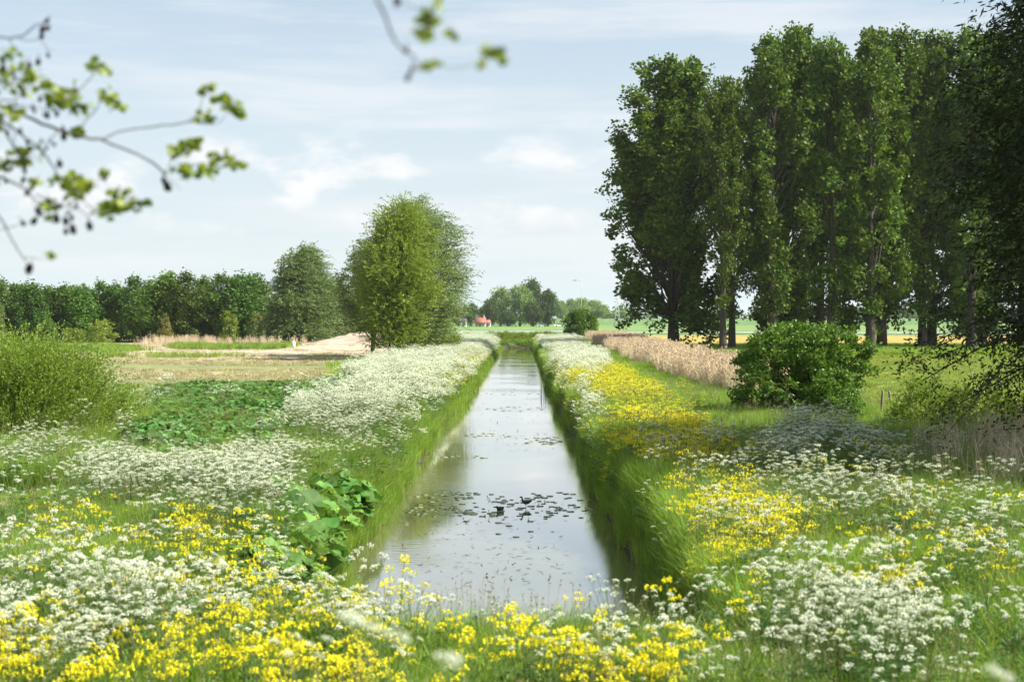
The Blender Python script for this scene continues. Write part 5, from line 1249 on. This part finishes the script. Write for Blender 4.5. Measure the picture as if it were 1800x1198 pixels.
def branches():
    S = 2.397
    def s(l): return [(a / S, b / S) for a, b in l]
    curves = [(s([(-2600, 100), (-1500, 260), (-900, 290), (-420, 330)]), .016), (s([(-900, 290), (-500, 180), (-300, 120)]), .007), (s([(-700, 305), (-400, 350), (-200, 380), (-100, 440)]), .008),
              (s([(-1500, 260), (-800, 520), (-450, 640), (-250, 690), (-120, 820)]), .010), (s([(-420, 330), (-150, 410), (0, 448), (110, 490), (250, 550), (350, 578), (430, 588), (520, 625), (620, 668), (700, 735)]), .0075),
              (s([(430, 588), (500, 552), (620, 540), (700, 528), (800, 515), (845, 480), (850, 420), (880, 385)]), .0035),
              (s([(800, 515), (870, 524), (930, 520), (960, 480)]), .002),
              (s([(-300, 120), (0, 160), (80, 165), (160, 105), (210, 88)]), .004), (s([(80, 165), (140, 180), (180, 150)]), .002), (s([(40, 170), (70, 215), (110, 255)]), .002),
              (s([(180, 180), (205, 215), (235, 210)]), .0016),
              (s([(250, 440), (320, 395), (385, 330), (400, 290), (440, 300)]), .0028), (s([(340, 540), (370, 500), (405, 470), (430, 410), (480, 420)]), .0026),
              (s([(-200, 380), (0, 520), (30, 570), (60, 620), (100, 680), (110, 730)]), .005), (s([(-100, 440), (60, 540), (120, 595), (170, 620), (210, 680), (250, 750), (300, 790)]), .005),
              (s([(-250, 690), (0, 740), (60, 775), (100, 790), (150, 850), (190, 880)]), .005), (s([(150, 820), (270, 870), (340, 880), (380, 930)]), .0024), (s([(290, 780), (400, 900), (470, 890), (520, 850)]), .002),
              (s([(330, 790), (400, 778), (450, 730)]), .0018), (s([(-120, 820), (0, 910), (30, 980), (70, 1050), (110, 1110)]), .004), (s([(95, 1085), (140, 1085), (200, 1090)]), .0016),
              (s([(0, 965), (60, 955), (130, 930)]), .0018), (s([(30, 455), (90, 440), (160, 455), (240, 470)]), .0025), (s([(0, 420), (60, 430), (120, 370), (150, 330)]), .003),
              (s([(250, 550), (200, 600), (170, 610)]), .002), (s([(700, 735), (715, 690), (740, 640), (790, 610)]), .0022), (s([(740, 690), (820, 690), (870, 720)]), .0016), (s([(820, 690), (900, 690), (950, 665)]), .0016),
              (s([(700, 735), (740, 780), (765, 805)]), .0014), (s([(60, 560), (65, 640), (90, 680)]), .002), (s([(190, 880), (230, 920), (250, 870)]), .002)]
    lf = [(880, 378, 30, 5), (930, 415, 34, 6), (975, 450, 34, 6), (1000, 470, 22, 4), (880, 490, 28, 4), (745, 635, 30, 5), (800, 605, 34, 6), (790, 720, 34, 6), (865, 715, 36, 6), (945, 668, 40, 6), (980, 690, 24, 4),
          (30, 240, 30, 4), (40, 340, 60, 9), (120, 320, 50, 8), (190, 350, 30, 4), (250, 390, 50, 9), (300, 400, 50, 9), (330, 450, 40, 7), (240, 430, 36, 5), (405, 275, 34, 6), (445, 300, 30, 5), (450, 405, 34, 6), (490, 435, 28, 4),
          (30, 480, 60, 8), (110, 650, 50, 8), (30, 690, 50, 7), (150, 765, 28, 4), (290, 760, 50, 9), (345, 780, 55, 10), (310, 820, 40, 6), (190, 850, 34, 5), (490, 810, 36, 6), (560, 845, 44, 8), (450, 890, 44, 7), (510, 860, 32, 5),
          (450, 720, 16, 2), (208, 1075, 26, 4), (320, 555, 28, 4), (205, 905, 18, 3)]
    lf = [(a / S, b / S, r / S, int(n * 3.0)) for a, b, r, n in lf]
    cn = [(705, 785, 26), (690, 760, 18), (200, 90, 15), (182, 125, 20), (178, 155, 16), (205, 120, 14), (162, 262, 18), (125, 275, 16), (205, 235, 12), (15, 290, 18), (100, 392, 22), (205, 420, 26), (240, 480, 15), (268, 575, 20), (250, 690, 20),
          (160, 890, 22), (235, 920, 24), (142, 930, 20), (95, 940, 15), (275, 930, 20), (305, 965, 24), (275, 975, 16), (375, 950, 22), (120, 1130, 26), (440, 750, 15), (200, 490, 14), (5, 540, 14)]
    bud = np.random.default_rng(77)
    for a, b in [(60, 450), (150, 455), (200, 470), (230, 600), (120, 600), (80, 760), (130, 800), (210, 860), (250, 860), (60, 640), (40, 560), (10, 260), (60, 300), (170, 420), (100, 700), (180, 640), (300, 900), (330, 880), (20, 780), (255, 540)]:
        for _ in range(2): cn.append((a + bud.normal(0, 12), b + bud.normal(0, 14), bud.uniform(8, 15)))
    cn = [(a / S, b / S, r / S * .95) for a, b, r in cn]
    alder("alder_branch", "blurred alder branch with small green leaves and dark cones reaching in from the left", 5.2, curves, lf, cn, 700)
    T = 4.5
    def t(l): return [(600 + a / T, b / T) for a, b in l]
    curves = [(t([(-900, -2600), (-200, -1500), (120, -700), (240, -160)]), .010), (t([(120, -700), (500, -420), (830, -80)]), .005), (t([(120, -700), (330, -380), (420, -120)]), .004), (t([(240, -160), (280, 0), (340, 100), (380, 230), (420, 340), (510, 410), (580, 450), (600, 520)]), .0042), (t([(830, -80), (800, 0), (740, 80), (690, 150), (650, 240), (640, 310)]), .003),
              (t([(500, 30), (580, 60), (690, 140)]), .0015), (t([(560, 545), (700, 535), (820, 540), (950, 545), (1080, 510), (1115, 460), (1160, 400)]), .0013), (t([(700, 150), (820, 190), (900, 220), (930, 380)]), .001), (t([(420, -120), (450, 30)]), .0014), (t([(1160, 400), (1240, 430), (1300, 500)]), .001)]
    lf = [(690, 160, 75, 20), (650, 250, 35, 6), (640, 300, 34, 6), (880, 270, 60, 4), (710, 500, 52, 9), (1165, 400, 62, 14), (1270, 470, 44, 5), (680, 120, 50, 9), (1090, 500, 28, 3), (740, 60, 34, 5)]
    lf = [(600 + a / T, b / T, r / T, n) for a, b, r, n in lf]
    cn = [(600 + a / T, b / T, r / T * .8) for a, b, r in [(450, 30, 48), (515, 405, 36), (560, 555, 36), (530, 615, 42), (760, 45, 40), (430, 0, 30), (700, 190, 44)]]
    alder("alder_branch", "strongly blurred alder twig hanging into the sky at the top centre", 3.4, curves, lf, cn, 701, leafL=.026)
branches()

def near_flowers():
    rng = np.random.default_rng(720)
    for k, (d, pts, lab) in enumerate([(3.0, [(618, 1088), (700, 1122), (790, 1160), (655, 1105)], "very close blurred white cow parsley stalk in front of the canal end"),
                                    (3.4, [(1748, 1178), (1765, 1190)], "very close blurred white cow parsley head at the lower right corner"),
                                    (6.5, [(520, 1120), (545, 1135), (480, 1128), (505, 1150), (560, 1155), (575, 1125)], "close blurred cow parsley left of the very close stalk")]):
        top = [np.array([X(a, d + .04 * i), d + .04 * i, EYE - (b - VY) * (d + .04 * i) / FPX]) for i, (a, b) in enumerate(pts)]
        bx = np.mean(top, 0) + np.array([.12 if k == 0 else .05, 0, 0]); base = np.array([bx[0], bx[1], gz(bx[0], bx[1]) - .05]); fork = base + (bx - base) * .55
        m = MB(); m.tube([base, (base + fork) / 2 + [.01, 0, 0], fork], [.006, .005, .004], 6)
        for t_ in top: m.tube([fork, (fork + t_) / 2 + [0, 0, -.03], t_ - [0, 0, .02]], [.003, .0024, .0016], 5)
        o = m.build("cow_parsley", [M_STEM], smooth_=True); tag(o, lab, "cow parsley", "cow parsley plants growing on the canal banks")
        for t_ in top:
            u = umbel(rng, .030, 18, 3, .008); c = u.build("flower_head", [M_WHITE, M_STEM], o); c.location = t_; c.rotation_euler = (rng.normal(0, .2), .35, 0)
near_flowers()

# ------------------------------------------------------------------ the air
def haze():
    m, nt, N, L, out = mat_base("thin_haze")
    v = N.new("ShaderNodeVolumePrincipled"); v.inputs["Color"].default_value = (0.90, 0.95, 1.0, 1); v.inputs["Density"].default_value = 0.00007
    v.inputs["Anisotropy"].default_value = 0.2
    L.new(v.outputs[0], out.inputs["Volume"])
    b = MB(); b.box((0, 3520, 21.5), (8200, 7200, 47)); o = b.build("haze", m); tag(o, kind="stuff")
haze()
